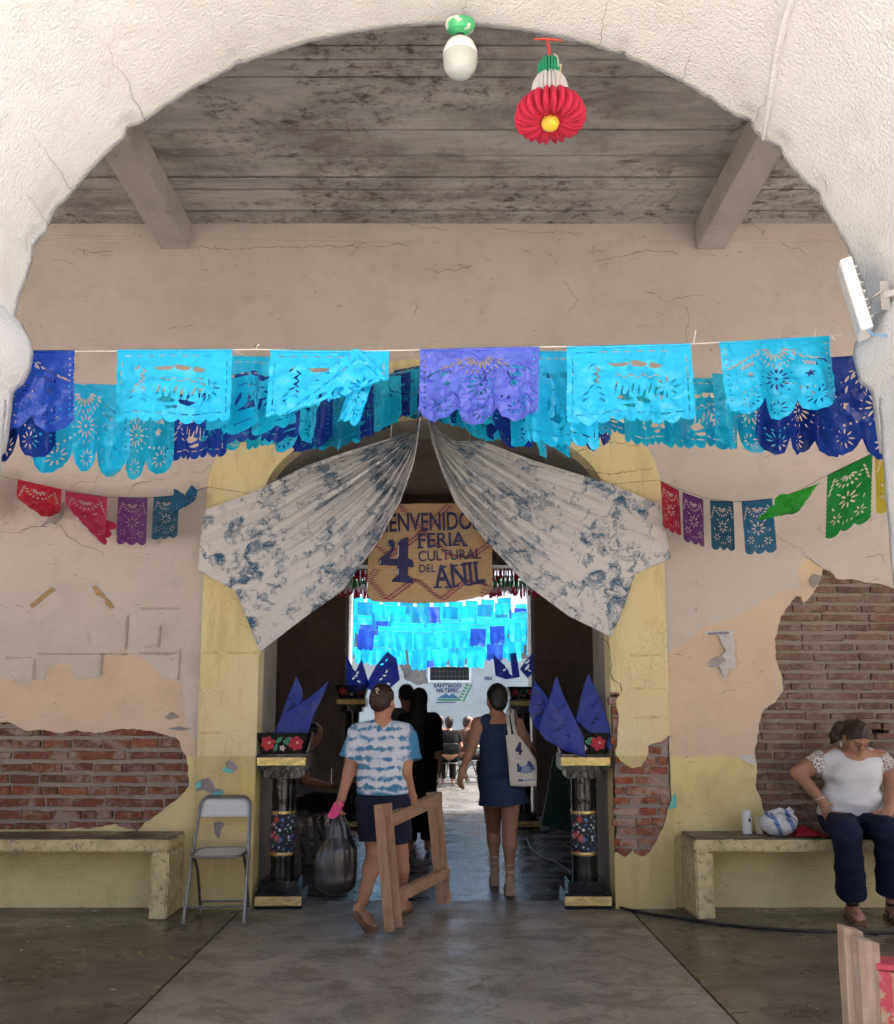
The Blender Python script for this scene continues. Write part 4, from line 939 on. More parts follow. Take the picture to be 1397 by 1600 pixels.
def serif(cx, cy, w_, h_=2.4): a = [S2(cx - w_/2, cy - h_/2), S2(cx + w_/2, cy - h_/2 - .4), S2(cx + w_/2, cy + h_/2), S2(cx - w_/2, cy + h_/2 + .3)]; return a
sb = B()
for cx_, cy_, w_ in ((684, 918, 13), (701, 918, 13), (693, 886, 9), (713, 916, 9), (711, 884, 9), (724, 883, 9), (733, 914, 11), (732, 881, 11), (743, 912, 7), (743, 880, 10), (657, 856, 9), (672, 855, 8), (686, 855, 8), (714, 852, 8), (727, 853, 8)):
    a = serif(cx_, cy_, w_); sb.add([(p_[0], -.0165, p_[1]) for p_ in a] + [(p_[0], -.0105, p_[1]) for p_ in a], [(0, 1, 2, 3), (0, 4, 5, 1), (1, 5, 6, 2), (2, 6, 7, 3), (3, 7, 4, 0)])
sb.obj('letter_serifs', NAVY, sign)['kind'] = 'stuff'
c4 = lambda L_: [S2(560 + x * .1718, 780 + y * .1718) for x, y in L_]
four = c4([(455, 350), (452, 540), (495, 560), (508, 620), (452, 622), (450, 690), (495, 735), (500, 768), (305, 752), (310, 738), (355, 690), (352, 608), (190, 600), (192, 545), (235, 520), (290, 470), (305, 440), (300, 432), (270, 430), (262, 400), (285, 372), (320, 375), (335, 410), (325, 460), (290, 520), (270, 542), (355, 545), (360, 400), (395, 365)])
sheet('large_numeral', [four], [], -.017, .008, NAVY, sign)
WL = simple('white_hand_paint', (.75, .74, .72), .6, .1, 30, 0)
for L_ in ([(268, 400), (272, 398), (285, 425), (279, 430)], [(362, 425), (370, 422), (366, 530), (358, 530)], [(198, 555), (205, 553), (203, 590), (197, 590)], [(360, 635), (366, 633), (364, 690), (358, 692)]):
    sheet('highlight_stroke', [c4(L_)], [], -.0195, .004, WL, sign)
for sx in (-1, 1): B().tube([Vector((sx * .3, .006, .36)), Vector((sx * .31, .006, .9)), Vector((sx * .29, .006, 1.4))], .004, 6).obj('hanging_cord', STRING, sign)
# ================================================================== benches
def m_bench():
    t = NT('worn_yellow_concrete'); co = t.coord('World')
    c = t.mix(t.ramp(t.noise(co, 3, 5, .6), [(.3, 0.0), (.7, 1.0)]), (.66, .55, .25), (.75, .65, .36))
    c = t.mix(t.ramp(t.noise(co, 6, 8, .7), [(.45, 0.0), (.60, .8)]), c, (.42, .34, .19))
    c = t.mix(t.ramp(t.noise(co, 26, 5, .75), [(.55, 0.0), (.61, .7)]), c, (.17, .14, .09))
    return t.done(c, .75, t.bump(t.noise(co, 30, 6, .7), .4, .01), spec=.25)
BENCHY = m_bench(); BTOP = m_floor('dark_polished_seat', (.085, .068, .052), (.14, .115, .085), (.05, .04, .03), .30)
def rough_box(name, lo, hi, m, parent, step=.06, amp=.005, bevel=.012):
    bm = bmesh.new(); bmesh.ops.create_cube(bm, size=1.0)
    for v in bm.verts: v.co = Vector([lo[k] + (hi[k] - lo[k]) * (v.co[k] + .5) for k in range(3)])
    bmesh.ops.bevel(bm, geom=bm.edges[:], offset=bevel, segments=2, affect='EDGES')
    for ax in range(3):
        n = min(40, int((hi[ax] - lo[ax]) / step))
        if n > 1:
            for i in range(1, n):
                p = [0, 0, 0]; p[ax] = lo[ax] + (hi[ax] - lo[ax]) * i / n; nn = [0, 0, 0]; nn[ax] = 1
                bmesh.ops.bisect_plane(bm, geom=bm.verts[:] + bm.edges[:] + bm.faces[:], plane_co=p, plane_no=nn)
    for v in bm.verts: v.co += Vector((noise.noise(v.co * 9), noise.noise(v.co * 9 + Vector((5, 0, 0))), noise.noise(v.co * 9 + Vector((0, 7, 0))))) * amp
    o = bm_obj(name, bm, m, parent); shade_auto(o.data, 50); return o
def bench(label, x_in, sgn, x_out):
    root = thing('concrete_bench', label, 'bench', (x_in, 6.55, 0)); ox = x_in
    a, b = sorted((0, x_out - x_in)); yb, yf = 6.742 - 6.55, 6.36 - 6.55
    rough_box('seat_slab', (a, yf, .447), (b, yb, .528), BENCHY, root)
    rough_box('seat_top', (a + .006, yf + .008, .5265), (b - .006, yb, .538), BTOP, root, amp=.002, bevel=.004)
    l0, l1 = sorted((0, sgn * .125)); rough_box('leg', (l0, yf + .003, -.004), (l1, yb, .45), BENCHY, root)
    l0, l1 = sorted((x_out - x_in - sgn * .9, x_out - x_in - sgn * .775)); rough_box('leg', (l0, yf + .003, -.004), (l1, yb, .45), BENCHY, root)
    return root
bench('empty yellow concrete bench with dark seat along the wall, left of the folding chair', -1.885, -1, -5.2)
bench('yellow concrete bench with dark seat, the woman in white sitting on it', 1.735, 1, 5.2)

# ================================================================== folding chair (also copied into the courtyard)
CHROME = simple('dull_grey_steel', (.22, .22, .21), .35, .2, 20, .1, 60, .8); SEATW = simple('white_plastic_panel', (.66, .67, .68), .45, .06, 10, .1)
def chair(label, loc, rz, group=None, frame=None, pan=None):
    root = thing('folding_chair', label, 'chair', loc, rz, group); fr_, pn = frame or CHROME, pan or SEATW; w = .19
    arc = [(-w + .015 + .06 * (1 - math.cos(a)), .10 + .025 * math.sin(a), .735 + .065 * math.sin(a)) for a in [math.pi / 2 * i / 7 for i in range(8)]]
    pts = [(-w - .012, -.19, .012), (-w, -.02, .42), (-w + .012, .085, .69)] + arc; pts = pts + [(-x, y, z) for x, y, z in pts[::-1]]
    B().tube(pts, .0115, 8).obj('back_frame', fr_, root, True)
    for s in (-1, 1):
        B().tube([(s * (w - .022), .21, .012), (s * (w - .022), .06, .30), (s * (w - .022), -.10, .44)], .0105, 8).obj('rear_leg', fr_, root, True)
        B().lathe([(.014, 0), (.015, .03)], 10, (s * (w + .012), -.19, 0)).obj('rubber_foot', simple('grey_rubber', (.25, .25, .24), .8), root, True)
        B().lathe([(.014, 0), (.015, .03)], 10, (s * (w - .022), .21, 0)).obj('rubber_foot', MATS['grey_rubber'], root, True)
    B().tube([(-w + .02, .185, .07), (w - .02, .185, .07)], .008, 8).obj('stretcher', fr_, root, True); B().tube([(-w - .006, -.155, .10), (w + .006, -.155, .10)], .008, 8).obj('stretcher', fr_, root, True)
    # seat: rounded pan with a tube rim
    rim = []
    for i in range(28):
        a = 2 * math.pi * i / 28; c_, s_ = math.cos(a), math.sin(a); k = 1 / max(1e-6, (abs(c_) ** 5 + abs(s_) ** 5) ** .2); rim.append(Vector((.175 * k * c_, -.03 + .17 * k * s_, .437 + .006 * s_)))
    tb = B(); tb.tube(rim + rim[:1], .010, 8, False); tb.obj('seat_rim', fr_, root, True)
    v = [Vector((0, -.03, .437))] + [p.lerp(Vector((0, -.03, .437)), .04) + Vector((0, 0, .004)) for p in rim] + [p.lerp(Vector((0, -.03, .437)), .04) - Vector((0, 0, .008)) for p in rim]
    mesh('seat', v, [(0, 1 + i, 1 + (i + 1) % 28) for i in range(28)] + [(1 + i, 29 + i, 29 + (i + 1) % 28, 1 + (i + 1) % 28) for i in range(28)] + [tuple(29 + i for i in range(27, -1, -1))], pn, root)
    v = []; f = []
    for j in range(7):
        z = .665 + .125 * j / 6; y = .078 + .045 * j / 6; ww = (w - .012) if j < 5 else (w - .03 if j == 5 else w - .06)
        for i in range(9): x = -ww + 2 * ww * i / 8; v.append((x, y + .022 * (1 - (x / w) ** 2) - .006, z))
    f = [(j*9+i, j*9+i+1, (j+1)*9+i+1, (j+1)*9+i) for j in range(6) for i in range(8)]
    o = mesh('backrest', v, f, pn, root, True); md = o.modifiers.new('thick', 'SOLIDIFY'); md.thickness = .004
    return root
chair('grey steel folding chair with white backrest at the foot of the door surround', (-1.545, 6.44, 0), 0.06)
DK = simple('black_chair_steel', (.03, .03, .03), .5); DKP = simple('black_chair_vinyl', (.025, .025, .028), .5)

# ================================================================== black pedestals with bowls and paper
def m_black():
    t = NT('black_glossy_wrap'); co = t.coord('Object'); h = t.math('ADD', t.noise(co, 11, 4, .6, 1.2), t.math('MULTIPLY', t.vor(co, 28), .3))
    return t.done((.006, .006, .007), .2, t.bump(h, .16, .02), spec=.6)
def m_gold():
    t = NT('gold_foil'); co = t.coord('Object'); return t.done(t.mix(t.noise(co, 9), (.55, .38, .10), (.85, .68, .32)), .25, t.bump(t.noise(co, 18, 5, .7, 1.5), .6, .02), metal=1.0)
def m_floral():
    t = NT('floral_cloth'); co = t.coord('Object'); base = (.018, .02, .035); col = base
    for sc_, thr, stops, rn in ((13, .30, [(0, (.45, .03, .05)), (.5, (.55, .08, .10)), (1, (.35, .02, .04))], 1.0), (27, .30, [(0, (.10, .20, .50)), (.45, (.65, .68, .72)), (.75, (.08, .13, .40)), (1, (.60, .50, .10))], 1.0), (33, .24, [(0, (.05, .25, .14)), (.5, (.70, .70, .72)), (1, (.45, .05, .08))], .9)):
        vo = t.new('TexVoronoi', feature='F1'); t.l.new(co, vo.inputs['Vector']); vo.inputs['Scale'].default_value = sc_; vo.inputs['Randomness'].default_value = rn
        rgb = t.ramp(t.sep(vo.outputs['Color'])[0], stops, 'CONSTANT'); inner = t.ramp(vo.outputs['Distance'], [(.0, .35), (thr * .45, 1.0)])
        rgb = t.mix(inner, tuple([.6, .45, .1]), rgb); col = t.mix(t.ramp(vo.outputs['Distance'], [(thr, 1.0), (thr + .03, 0.0)]), col, rgb)
    return t.done(col, .7, t.bump(t.noise(co, 30), .2, .005))
BLACKW, GOLD, FLORAL = m_black(), m_gold(), m_floral()
PETAL = simple('painted_red_petal', (.48, .035, .06), .35, .35, 60, 0); LEAFP = simple('painted_green_leaf', (.05, .28, .16), .35, .3, 60, 0); PALEP = simple('painted_pale_petal', (.72, .62, .60), .4, .2, 60, 0)
def crumpled_box(lo, hi, m, name, parent, amp=.006):
    o = rough_box(name, lo, hi, m, parent, .035, amp, .008); return o
def pedestal(label, loc, rz, hgt=1.0, bowl=True):
    root = thing('pedestal', label, 'pedestal', loc, rz, 'black pedestals flanking the way in'); k = hgt
    crumpled_box((-.17, -.17, 0), (.17, .17, .115), BLACKW, 'base', root); crumpled_box((-.135, -.135, .112), (.135, .135, .19), BLACKW, 'plinth', root)
    rough_box('gold_band', (-.168, -.178, .028), (.168, -.1705, .092), GOLD, root, .03, .0025, .001)
    z1 = .93 * k
    B().lathe([(.088 + .003 * math.sin(i * 2.1), .185 + (z1 - .185) * i / 16) for i in range(17)], 28).obj('column', BLACKW, root, True)
    fz0, fz1 = .37 * k, .665 * k
    if k > 1.2: fz0, fz1 = .55, .9
    B().lathe([(.0925, fz0), (.0935, fz0 + .1), (.0925, fz1)], 28).obj('floral_sleeve', FLORAL, root, True)
    for z in (fz0 - .012, fz1 - .012): B().lathe([(.094, z), (.0965, z + .004), (.096, z + .012), (.0965, z + .022), (.094, z + .026)], 28).obj('gold_ring', GOLD, root, True)
    crumpled_box((-.135, -.135, z1 - .01), (.135, .135, z1 + .055), BLACKW, 'collar', root); crumpled_box((-.18, -.18, z1 + .052), (.18, .18, z1 + .165), BLACKW, 'capital', root)
    rough_box('gold_band', (-.178, -.188, z1 + .085), (.178, -.1805, z1 + .142), GOLD, root, .03, .0025, .001)
    if bowl:
        zb = z1 + .163; v = []
        for (hw, z) in ((.165, 0), (.205, .155), (.190, .155), (.15, .02)):
            for i in range(40):
                a = 2 * math.pi * i / 40; c_, s_ = math.cos(a), math.sin(a); q_ = 1 / ((abs(c_) ** 6 + abs(s_) ** 6) ** (1 / 6)); v.append((hw * q_ * c_, hw * q_ * s_ * .8, zb + z))
        f = [(r_*40+i, r_*40+(i+1) % 40, (r_+1)*40+(i+1) % 40, (r_+1)*40+i) for r_ in range(3) for i in range(40)] + [tuple(range(39, -1, -1)), tuple(120 + i for i in range(40))]
        bo = mesh('bowl', v, f, simple('black_lacquer', (.012, .011, .011), .25, .2, 9, .1), root); shade_auto(bo.data, 35)
        def onbowl(poly, m_, nm, d):
            vv = []
            for x, z in poly: yy = -.8 * (.165 + .04 * z / .155) - d; vv.append((x, yy, zb + z))
            n = len(vv); mesh(nm, vv + [(x, y + .004, z) for x, y, z in vv], [tuple(range(n))] + [(i, (i+1) % n, n + (i+1) % n, n + i) for i in range(n)], m_, bo)
        for cx_ in (-.105, .10):
            for i in range(6): a = i * math.pi / 3 + .3; onbowl(leafpoly(cx_ + .026 * math.cos(a), .08 + .026 * math.sin(a), .062, .046, a, 10), PETAL, 'painted_petal', .004 + .0012 * i)
            onbowl(leafpoly(cx_ + .01, .085, .02, .016, 0), PALEP, 'painted_petal', .013)
        for cx_, cz_, a in ((-.025, .105, .7), (.03, .085, -.5), (.045, .11, .3), (-.05, .05, 1.2)): onbowl(leafpoly(cx_, cz_, .062, .030, a, 10), LEAFP, 'painted_leaf', .004)
        for i in range(5): a = i * 1.257; onbowl(leafpoly(.0 + .013 * math.cos(a), .045 + .013 * math.sin(a), .022, .015, a), PALEP, 'painted_petal', .005)
    return root
PED_Y = 6.84
pedestal('black wrapped pedestal with painted flower bowl, nearest the folding chair', (-1.185, PED_Y, 0), .03)
pedestal('black wrapped pedestal with floral sleeve in front of the worn brick pier', (1.045, PED_Y, 0), -.02)
pedestal('tall dark pedestal farther back, between the walkers and the hall end wall', (-1.13, 11.3, 0), 0, 1.52, True)
pedestal('tall dark pedestal farther back, beyond the woman in the navy dress', (1.00, 11.3, 0), 0, 1.50, True)
def point_paper(label, polys, Y, nm='pointed_paper'):
    root = thing('pointed_paper', label, 'paper', W(*polys[0][0], Y))
    for k, poly in enumerate(polys):
        P = [W2(x, y, Y) for x, y in poly]; cx_ = sum(p[0] for p in P) / len(P); cz_ = sum(p[1] for p in P) / len(P)
        w_ = max(p[0] for p in P) - min(p[0] for p in P); ho = [leafpoly(cx_ + w_ * a, cz_ + w_ * b_, .03 * Y / 7, .014 * Y / 7, c_) for a, b_, c_ in ((-.08, .3, .3), (.06, .1, 1.0), (-.1, -.12, .6), (.12, -.25, -.4), (.0, -.02, 0), (.05, .42, .9))]
        V, F = tri_region([P], ho, .022 * Y / 7); v = []
        for x, z in V:
            d = (x - cx_) / max(w_, .01); v.append(Vector((x, Y - .07 + .30 * d * d * w_ + .02 * k + .025 * noise.noise((x * 6, z * 6, k)), z)) - Vector(root.location))
        n = len(v); o = mesh('sheet', v, [tuple(map(int, q_)) for q_ in F], PC['flag'], root, True)
    return root
point_paper('narrow ultramarine paper point standing upright in the bowl nearest the chair', [[(466, 1057), (475, 1080), (474, 1110), (466, 1142), (432, 1144), (445, 1110), (456, 1080)]], PED_Y + .02)
point_paper('long ultramarine paper point leaning toward the walkers from the bowl nearest the chair', [[(516, 1063), (502, 1098), (490, 1124), (484, 1145), (430, 1146), (452, 1112), (488, 1088)]], PED_Y - .06)
point_paper('broad ultramarine paper point folded over the front of the bowl by the brick pier', [[(868, 1057), (880, 1090), (897, 1125), (910, 1150), (914, 1183), (880, 1172), (850, 1155), (842, 1140), (850, 1110)]], PED_Y - .16)
point_paper('ultramarine paper point drooping from the bowl toward the brick pier', [[(917, 1053), (935, 1090), (948, 1130), (957, 1165), (953, 1173), (920, 1145), (898, 1125), (905, 1090)]], PED_Y - .05)
point_paper('small ultramarine paper point beside the tote bag', [[(832, 1062), (850, 1085), (862, 1110), (866, 1146), (845, 1148), (832, 1132), (825, 1110)]], PED_Y + .05)
point_paper('large dark blue paper points above the woman in the tie-dyed shirt', [[(541, 1022), (556, 1050), (566, 1030), (578, 1072), (560, 1084), (542, 1076)], [(606, 1018), (620, 1030), (625, 1062), (610, 1076), (590, 1084), (570, 1074), (588, 1040)]], 11.2)
point_paper('dark blue paper points above the woman in the navy dress', [[(770, 1022), (788, 1040), (800, 1057), (796, 1022), (806, 1020), (812, 1058), (790, 1062), (774, 1056)], [(832, 1020), (834, 1050), (824, 1060), (812, 1046), (818, 1036)]], 11.2)

# ================================================================== bulb, paper bell, flood lamp on the arch
bl = thing('ceiling_bulb', 'frosted bulb in a green-splashed holder at the crown of the arch', 'bulb', W(719, 45, 2.9))
def m_rose():
    t = NT('green_splashed_plastic'); co = t.coord('Object'); return t.done(t.mix(t.ramp(t.noise(co, 14, 3), [(.5, 0.0), (.53, 1.0)]), (.62, .60, .57), (.05, .42, .16)), .5)
Mx = Matrix.Rotation(R(20), 4, 'X')
B().lathe([(.001, .028), (.050, .026), (.054, .012), (.048, -.006), (.028, -.018), (.0165, -.03)], 28, M=Mx).obj('rosette', m_rose(), bl, True)
B().lathe([(.018, -.022), (.019, -.045)], 20).obj('socket', simple('dark_socket', (.03, .03, .03), .5), bl, True)
B().lathe([(.016, -.04), (.030, -.048), (.050, -.066), (.0605, -.092), (.0615, -.108), (.0608, -.110)], 32).obj('bulb_neck', simple('white_bulb_body', (.75, .76, .77), .4, .03, 5, 0), bl, True)
def m_frost():
    t = NT('frosted_bulb'); t.b.inputs['Base Color'].default_value = (.44, .48, .47, 1); t.b.inputs['Roughness'].default_value = .3; return t.m
B().lathe([(.0608, -.110), (.0605, -.130), (.057, -.150), (.048, -.168), (.033, -.181), (.016, -.187), (.002, -.188)], 32).obj('globe', m_frost(), bl, True)
be = thing('paper_bell', 'green, white and red honeycomb paper bell hanging under the arch', 'decoration', W(858, 92, 2.9))
TIS = dict(g=m_paper('green_tissue', (.03, .36, .18), .3, .8, .2), w=m_paper('white_tissue', (.72, .72, .72), .3, .8, .2), r=m_paper('red_tissue', (.62, .025, .07), .3, .8, .2))
def pleat(prof, n, depth, m_, nm, per=8, zig=0.0):
    v = []; N = n * per
    for (r_, z) in prof:
        for k in range(N):
            a = 2 * math.pi * k / N; w_ = abs(math.cos(n * a / 2)); rr = r_ * (1 - depth * (1 - w_) ** 1.3); zz = z + (zig * (1 if (k // per) % 2 else -1) if zig else 0); v.append((rr * math.cos(a), rr * math.sin(a), zz))
    m2 = len(prof); o = mesh(nm, v, [(i*N+k, i*N+(k+1) % N, (i+1)*N+(k+1) % N, (i+1)*N+k) for i in range(m2-1) for k in range(N)], m_, be); shade_auto(o.data, 60); return o
TB = Matrix.Rotation(R(-8), 4, 'X')
pleat([(.004, .002), (.030, -.006), (.042, -.026), (.042, -.050), (.032, -.066), (.036, -.074)], 22, .35, TIS['g'], 'green_tier')
pleat([(.034, -.068), (.048, -.080), (.060, -.100), (.066, -.124), (.068, -.152), (.064, -.165)], 26, .22, TIS['w'], 'white_tier', zig=.004)
pleat([(.060, -.158), (.084, -.166), (.108, -.184), (.124, -.210), (.127, -.232), (.118, -.250), (.092, -.258), (.060, -.252), (.036, -.236), (.022, -.216), (.016, -.19)], 24, .26, TIS['r'], 'red_tier', 8, .003)
B().lathe([(.002, -.200), (.018, -.210), (.030, -.230), (.033, -.250), (.026, -.266), (.012, -.274), (.001, -.275)], 20).obj('clapper', simple('yellow_clapper', (.72, .45, .05), .4, .25, 20), be, True)
B().tube([(0, 0, 0), (.003, .01, .04), (-.004, .03, .10)], [.003, .007, .004], 6).obj('ribbon', simple('red_ribbon', (.45, .06, .04), .6), be, True)
B().tube([(-.05, .03, .102), (-.02, .02, .095), (.02, .02, .092), (.05, .03, .098)], [.002, .004, .005, .003], 6).obj('ribbon', MATS['red_ribbon'], be, True)
B().tube([(.012, -.04, -.01), (.022, -.06, -.04), (.022, -.08, -.09), (.026, -.118, -.115), (.018, -.128, -.16), (.004, -.06, -.20)], .0018, 6).obj('tie_cord', simple('cream_cord', (.66, .56, .40), .8), be, True)
fo = W(1336, 468, 2.86)
fl_ = thing('flood_lamp', 'slim white flood lamp bracketed to the arch above the impost', 'lamp', fo)
Mt = Matrix.Rotation(R(-13), 4, 'Y') @ Matrix.Rotation(R(-21), 4, 'Z')
WHT = simple('white_enamel', (.80, .80, .79), .35, .03, 5, 0)
b = B(); b.box((-.019, -.065, -.128), (.019, .065, .128), Mt); b.obj('housing', WHT, fl_, bevel=.006)
b = B()
for i in range(7): b.box((.019, -.05, -.09 + i * .03), (.030, .05, -.084 + i * .03), Mt)
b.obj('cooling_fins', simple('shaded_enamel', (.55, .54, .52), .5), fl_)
b = B(); b.box((-.0205, -.055, -.115), (-.0192, .055, .115), Mt); b.obj('glass', simple('lamp_glass', (.75, .76, .76), .2, .02, 5, 0), fl_)
b = B(); b.bar((.03, -.05, -.02), (.075, -.05, .01), .03, .006).bar((.075, -.05, .04), (.075, -.05, -.06), .006, .03).bar((.03, .05, -.02), (.075, .05, .01), .03, .006).bar((.078, -.06, -.01), (.15, .02, .0), .05, .02); b.obj('bracket', simple('galvanised_bracket', (.55, .53, .50), .4, .1, 20, .1, 60, .4), fl_)
B().tube([Mt @ Vector((0, -.05, -.126)), Mt @ Vector((.012, -.05, -.15)), Mt @ Vector((.05, -.04, -.165)), Mt @ Vector((.12, -.03, -.155))], .0045, 8).obj('cable', simple('pale_blue_cable', (.22, .42, .66), .5), fl_, True)

# ================================================================== things on the right bench, litter, cables
def on_bench(px, py): return W(px, py, 6.55)
SZ = .540
p = W(1167.5, 1296, 6.60)
th = thing('bottle', 'white capped bottle standing on the bench beside the cream cup', 'bottle', (p.x, 6.60, SZ))
B().lathe([(.034, 0), (.036, .006), (.0355, .05), (.033, .11), (.033, .128), (.030, .131)], 24).obj('body', simple('white_plastic', (.74, .75, .77), .35, .03, 5, 0), th, True)
B().lathe([(.031, .131), (.032, .136), (.031, .155), (.024, .163), (.004, .166)], 24).obj('cap', MATS['white_plastic'], th, True)
sheet('label_mark', [rect(.0, .085, .016, .107)], [], -.0372, .006, NAVY, th)
p = W(1187, 1296, 6.60)
cu = thing('cup', 'cream foam cup between the white bottle and the cloth bundle', 'cup', (p.x, 6.60, SZ)); B().lathe([(.024, 0), (.036, .105), (.039, .108), (.038, .112), (.034, .110), (.023, .006)], 24).obj('wall', simple('cream_foam', (.74, .68, .52), .7, .05, 9, .1), cu, True)
p = W(1218, 1304, 6.48)
bu = thing('cloth_bundle', 'white and blue knotted cloth bundle on the bench beside the cup', 'bundle', (p.x, 6.49, SZ))
def m_bundle():
    t = NT('blue_bordered_cloth'); co = t.coord('Object'); d = t.math('ADD', t.math('ADD', t.sep(co)[0], t.math('MULTIPLY', t.sep(co)[2], .55)), t.math('MULTIPLY', t.noise(co, 9, 3), .05))
    st_ = t.math('SINE', t.math('MULTIPLY', d, 55)); thin = t.math('SINE', t.math('MULTIPLY', d, 420)); pat = t.ramp(t.noise(co, 60, 3, .7), [(.42, 0.0), (.5, 1.0)])
    m1 = t.math('MULTIPLY', t.ramp(st_, [(.55, 0.0), (.7, 1.0)]), t.math('ADD', t.math('MULTIPLY', pat, .6), .4)); c = t.mix(m1, (.68, .68, .70), (.06, .14, .44)); c = t.mix(t.math('MULTIPLY', t.ramp(thin, [(.5, 0.0), (.9, 1.0)]), .25), c, (.45, .50, .62))
    return t.done(c, .9, t.bump(t.noise(co, 30, 4), .4, .01))
bm = bmesh.new(); bmesh.ops.create_icosphere(bm, subdivisions=5, radius=1.0)
for v in bm.verts:
    d = v.co.copy(); a = math.atan2(d.z, d.x); cr = abs(noise.noise((math.cos(a) * 3, math.sin(a) * 3, d.y * 1.2))) * .13 + .05 * noise.noise(d * 5)
    dent = math.exp(-((d.x - .25) ** 2 + (d.z - .15) ** 2) / .09) * (.35 if d.y < 0 else 0)
    v.co = Vector((d.x * .125, d.y * .10, d.z * .095 + .088)) * 1.0 + d * (-cr * .06) + Vector((0, dent * .12, 0))
    if v.co.z < .002: v.co.z = .002
bm_obj('bundle_cloth', bm, m_bundle(), bu, True)
B().tube([(-.07, -.06, .15), (-.02, -.085, .185), (.05, -.09, .165), (.10, -.06, .12), (.115, -.03, .08)], [.012, .018, .016, .014, .008], 10).obj('knot', MATS['blue_bordered_cloth'], bu, True); B().tube([(.03, -.06, .165), (.055, -.075, .20), (.08, -.06, .17)], [.012, .008, .012], 8).obj('knot', MATS['blue_bordered_cloth'], bu, True)
p = W(1262, 1302, 6.5)
rc = thing('red_cloth', 'crumpled red cloth lying on the bench beside the seated woman', 'cloth', (p.x, 6.52, SZ))
v = []; f = []; N = 26
for j in range(N + 1):
    for i in range(N + 1):
        x, y = (i / N - .5), (j / N - .5); r_ = max(abs(x), abs(y)) * 2; z = (1 - r_ ** 2) * (.045 + .035 * noise.noise((x * 4 + .6, y * 4, 3))) + .012 * abs(noise.noise((x * 11, y * 11, 1))); v.append((x * .22 + .02 * noise.noise((y * 5, x, 1)), y * .20 + .02 * noise.noise((x * 5, y, 4)), max(.003, z)))
mesh('cloth', v, [(j*(N+1)+i, j*(N+1)+i+1, (j+1)*(N+1)+i+1, (j+1)*(N+1)+i) for j in range(N) for i in range(N)], simple('red_cotton', (.34, .012, .03), .8, .2, 12, .3, 50), rc, True)
CAB = simple('black_cable', (.018, .017, .016), .5, .1, 20, 0)
def cable(label, px, r=.008):
    P = [FL(x, y, r) for x, y in px]; Q = []
    for i in range(len(P) - 1):
        p0, p1, p2, p3 = P[max(0, i-1)], P[i], P[i+1], P[min(len(P)-1, i+2)]
        for k in range(8):
            t = k / 8; Q.append(.5 * ((2 * p1) + (p2 - p0) * t + (2*p0 - 5*p1 + 4*p2 - p3) * t*t + (3*p1 - p0 - 3*p2 + p3) * t**3))
    Q.append(P[-1]); o = Q[0].copy(); tb = B().tube([p_ - o for p_ in Q], r, 8); ob = tb.obj('floor_cable', CAB, None, True); ob.location = o; return tag(ob, label, 'cable')
cable('black cable running along the portico floor past the right bench', [(958, 1414), (985, 1422), (1030, 1430), (1085, 1438), (1120, 1443), (1200, 1451), (1300, 1456), (1440, 1458)], .010)
cable('black cable looping over the hall floor behind the right pedestal', [(893, 1364), (870, 1348), (845, 1338), (828, 1322), (826, 1308), (838, 1301), (870, 1296), (905, 1290)], .008)
LIT = simple('scrap_paper', (.62, .61, .58), .8, .1, 20, 0)
for i, (x, y, s_, lab) in enumerate(((107, 1449, .045, 'scrap of white paper on the floor before the left bench leg, the larger one'), (43, 1473, .028, 'small white scrap on the floor near the left edge'), (33, 1486, .02, 'tiny scrap on the floor below the small white one'), (177, 1548, .032, 'white scrap nearest the camera on the dark left floor'), (148, 1425, .05, 'pale bluish scrap under the left bench'), (405, 1417, .09, 'white straw on the floor beside the left pedestal base'), (697, 1398, .03, 'small pale scrap on the hall floor between the walkers'))):
    p = FL(x, y); qq = random.Random(i); n = 7
    v = [(s_ * .6 * math.cos(k * .9) * qq.uniform(.7, 1.2), s_ * (.3 if i != 5 else .08) * math.sin(k * .9) * qq.uniform(.7, 1.3), .004 + .004 * qq.random()) for k in range(n)] + [(0, 0, .010)]
    o = mesh('litter_scrap', v, [(k, (k + 1) % n, n) for k in range(n)], LIT); o.location = p; o.rotation_euler = (0, 0, qq.uniform(0, 3)); tag(o, lab, 'litter')

# ================================================================== trestles
def m_wood(name, c1, c2, axis=2):
    t = NT(name); s_ = [14, 14, 14]; s_[axis] = 1.1; co = t.coord('Object', tuple(s_)); ob = t.coord('Object')
    g_ = t.noise(co, 2.6, 6, .65, 1.0); c = t.mix(t.ramp(g_, [(.32, 0.0), (.68, 1.0)]), c1, c2)
    c = t.mix(t.ramp(t.noise(ob, 5, 6, .7), [(.5, 0.0), (.75, .6)]), c, tuple(x * .5 for x in c1)); kn = t.ramp(t.vor(ob, 7), [(.05, .8), (.09, 0.0)]); c = t.mix(kn, c, tuple(x * .28 for x in c1))
    return t.done(c, .72, t.bump(g_, .35, .006), spec=.25)
WOOD = m_wood('rough_pine', (.30, .17, .095), (.46, .29, .18)); WOODH = m_wood('rough_pine_rail', (.30, .17, .095), (.46, .29, .18), 1)
def board(name, root, a, b, w, h, m_, up=(0, 0, 1)):
    bb = B(); bb.bar(a, b, w, h, up); return bb.obj(name, m_, root, bevel=.003)
tr = thing('wooden_trestle', 'rough wooden trestle carried at her right side by the woman in tie-dye', 'trestle', W(600, 1455, 6.05))
O_ = Vector(tr.location)
def TP(x, y, Y): return W(x, y, Y) - O_
board('leg', tr, TP(592, 1257, 5.96), TP(609, 1455, 5.90), .062, .075, WOOD, (0, 1, 0)); board('leg', tr, TP(606, 1255, 6.04), TP(623, 1448, 5.98), .050, .070, WOOD, (0, 1, 0))
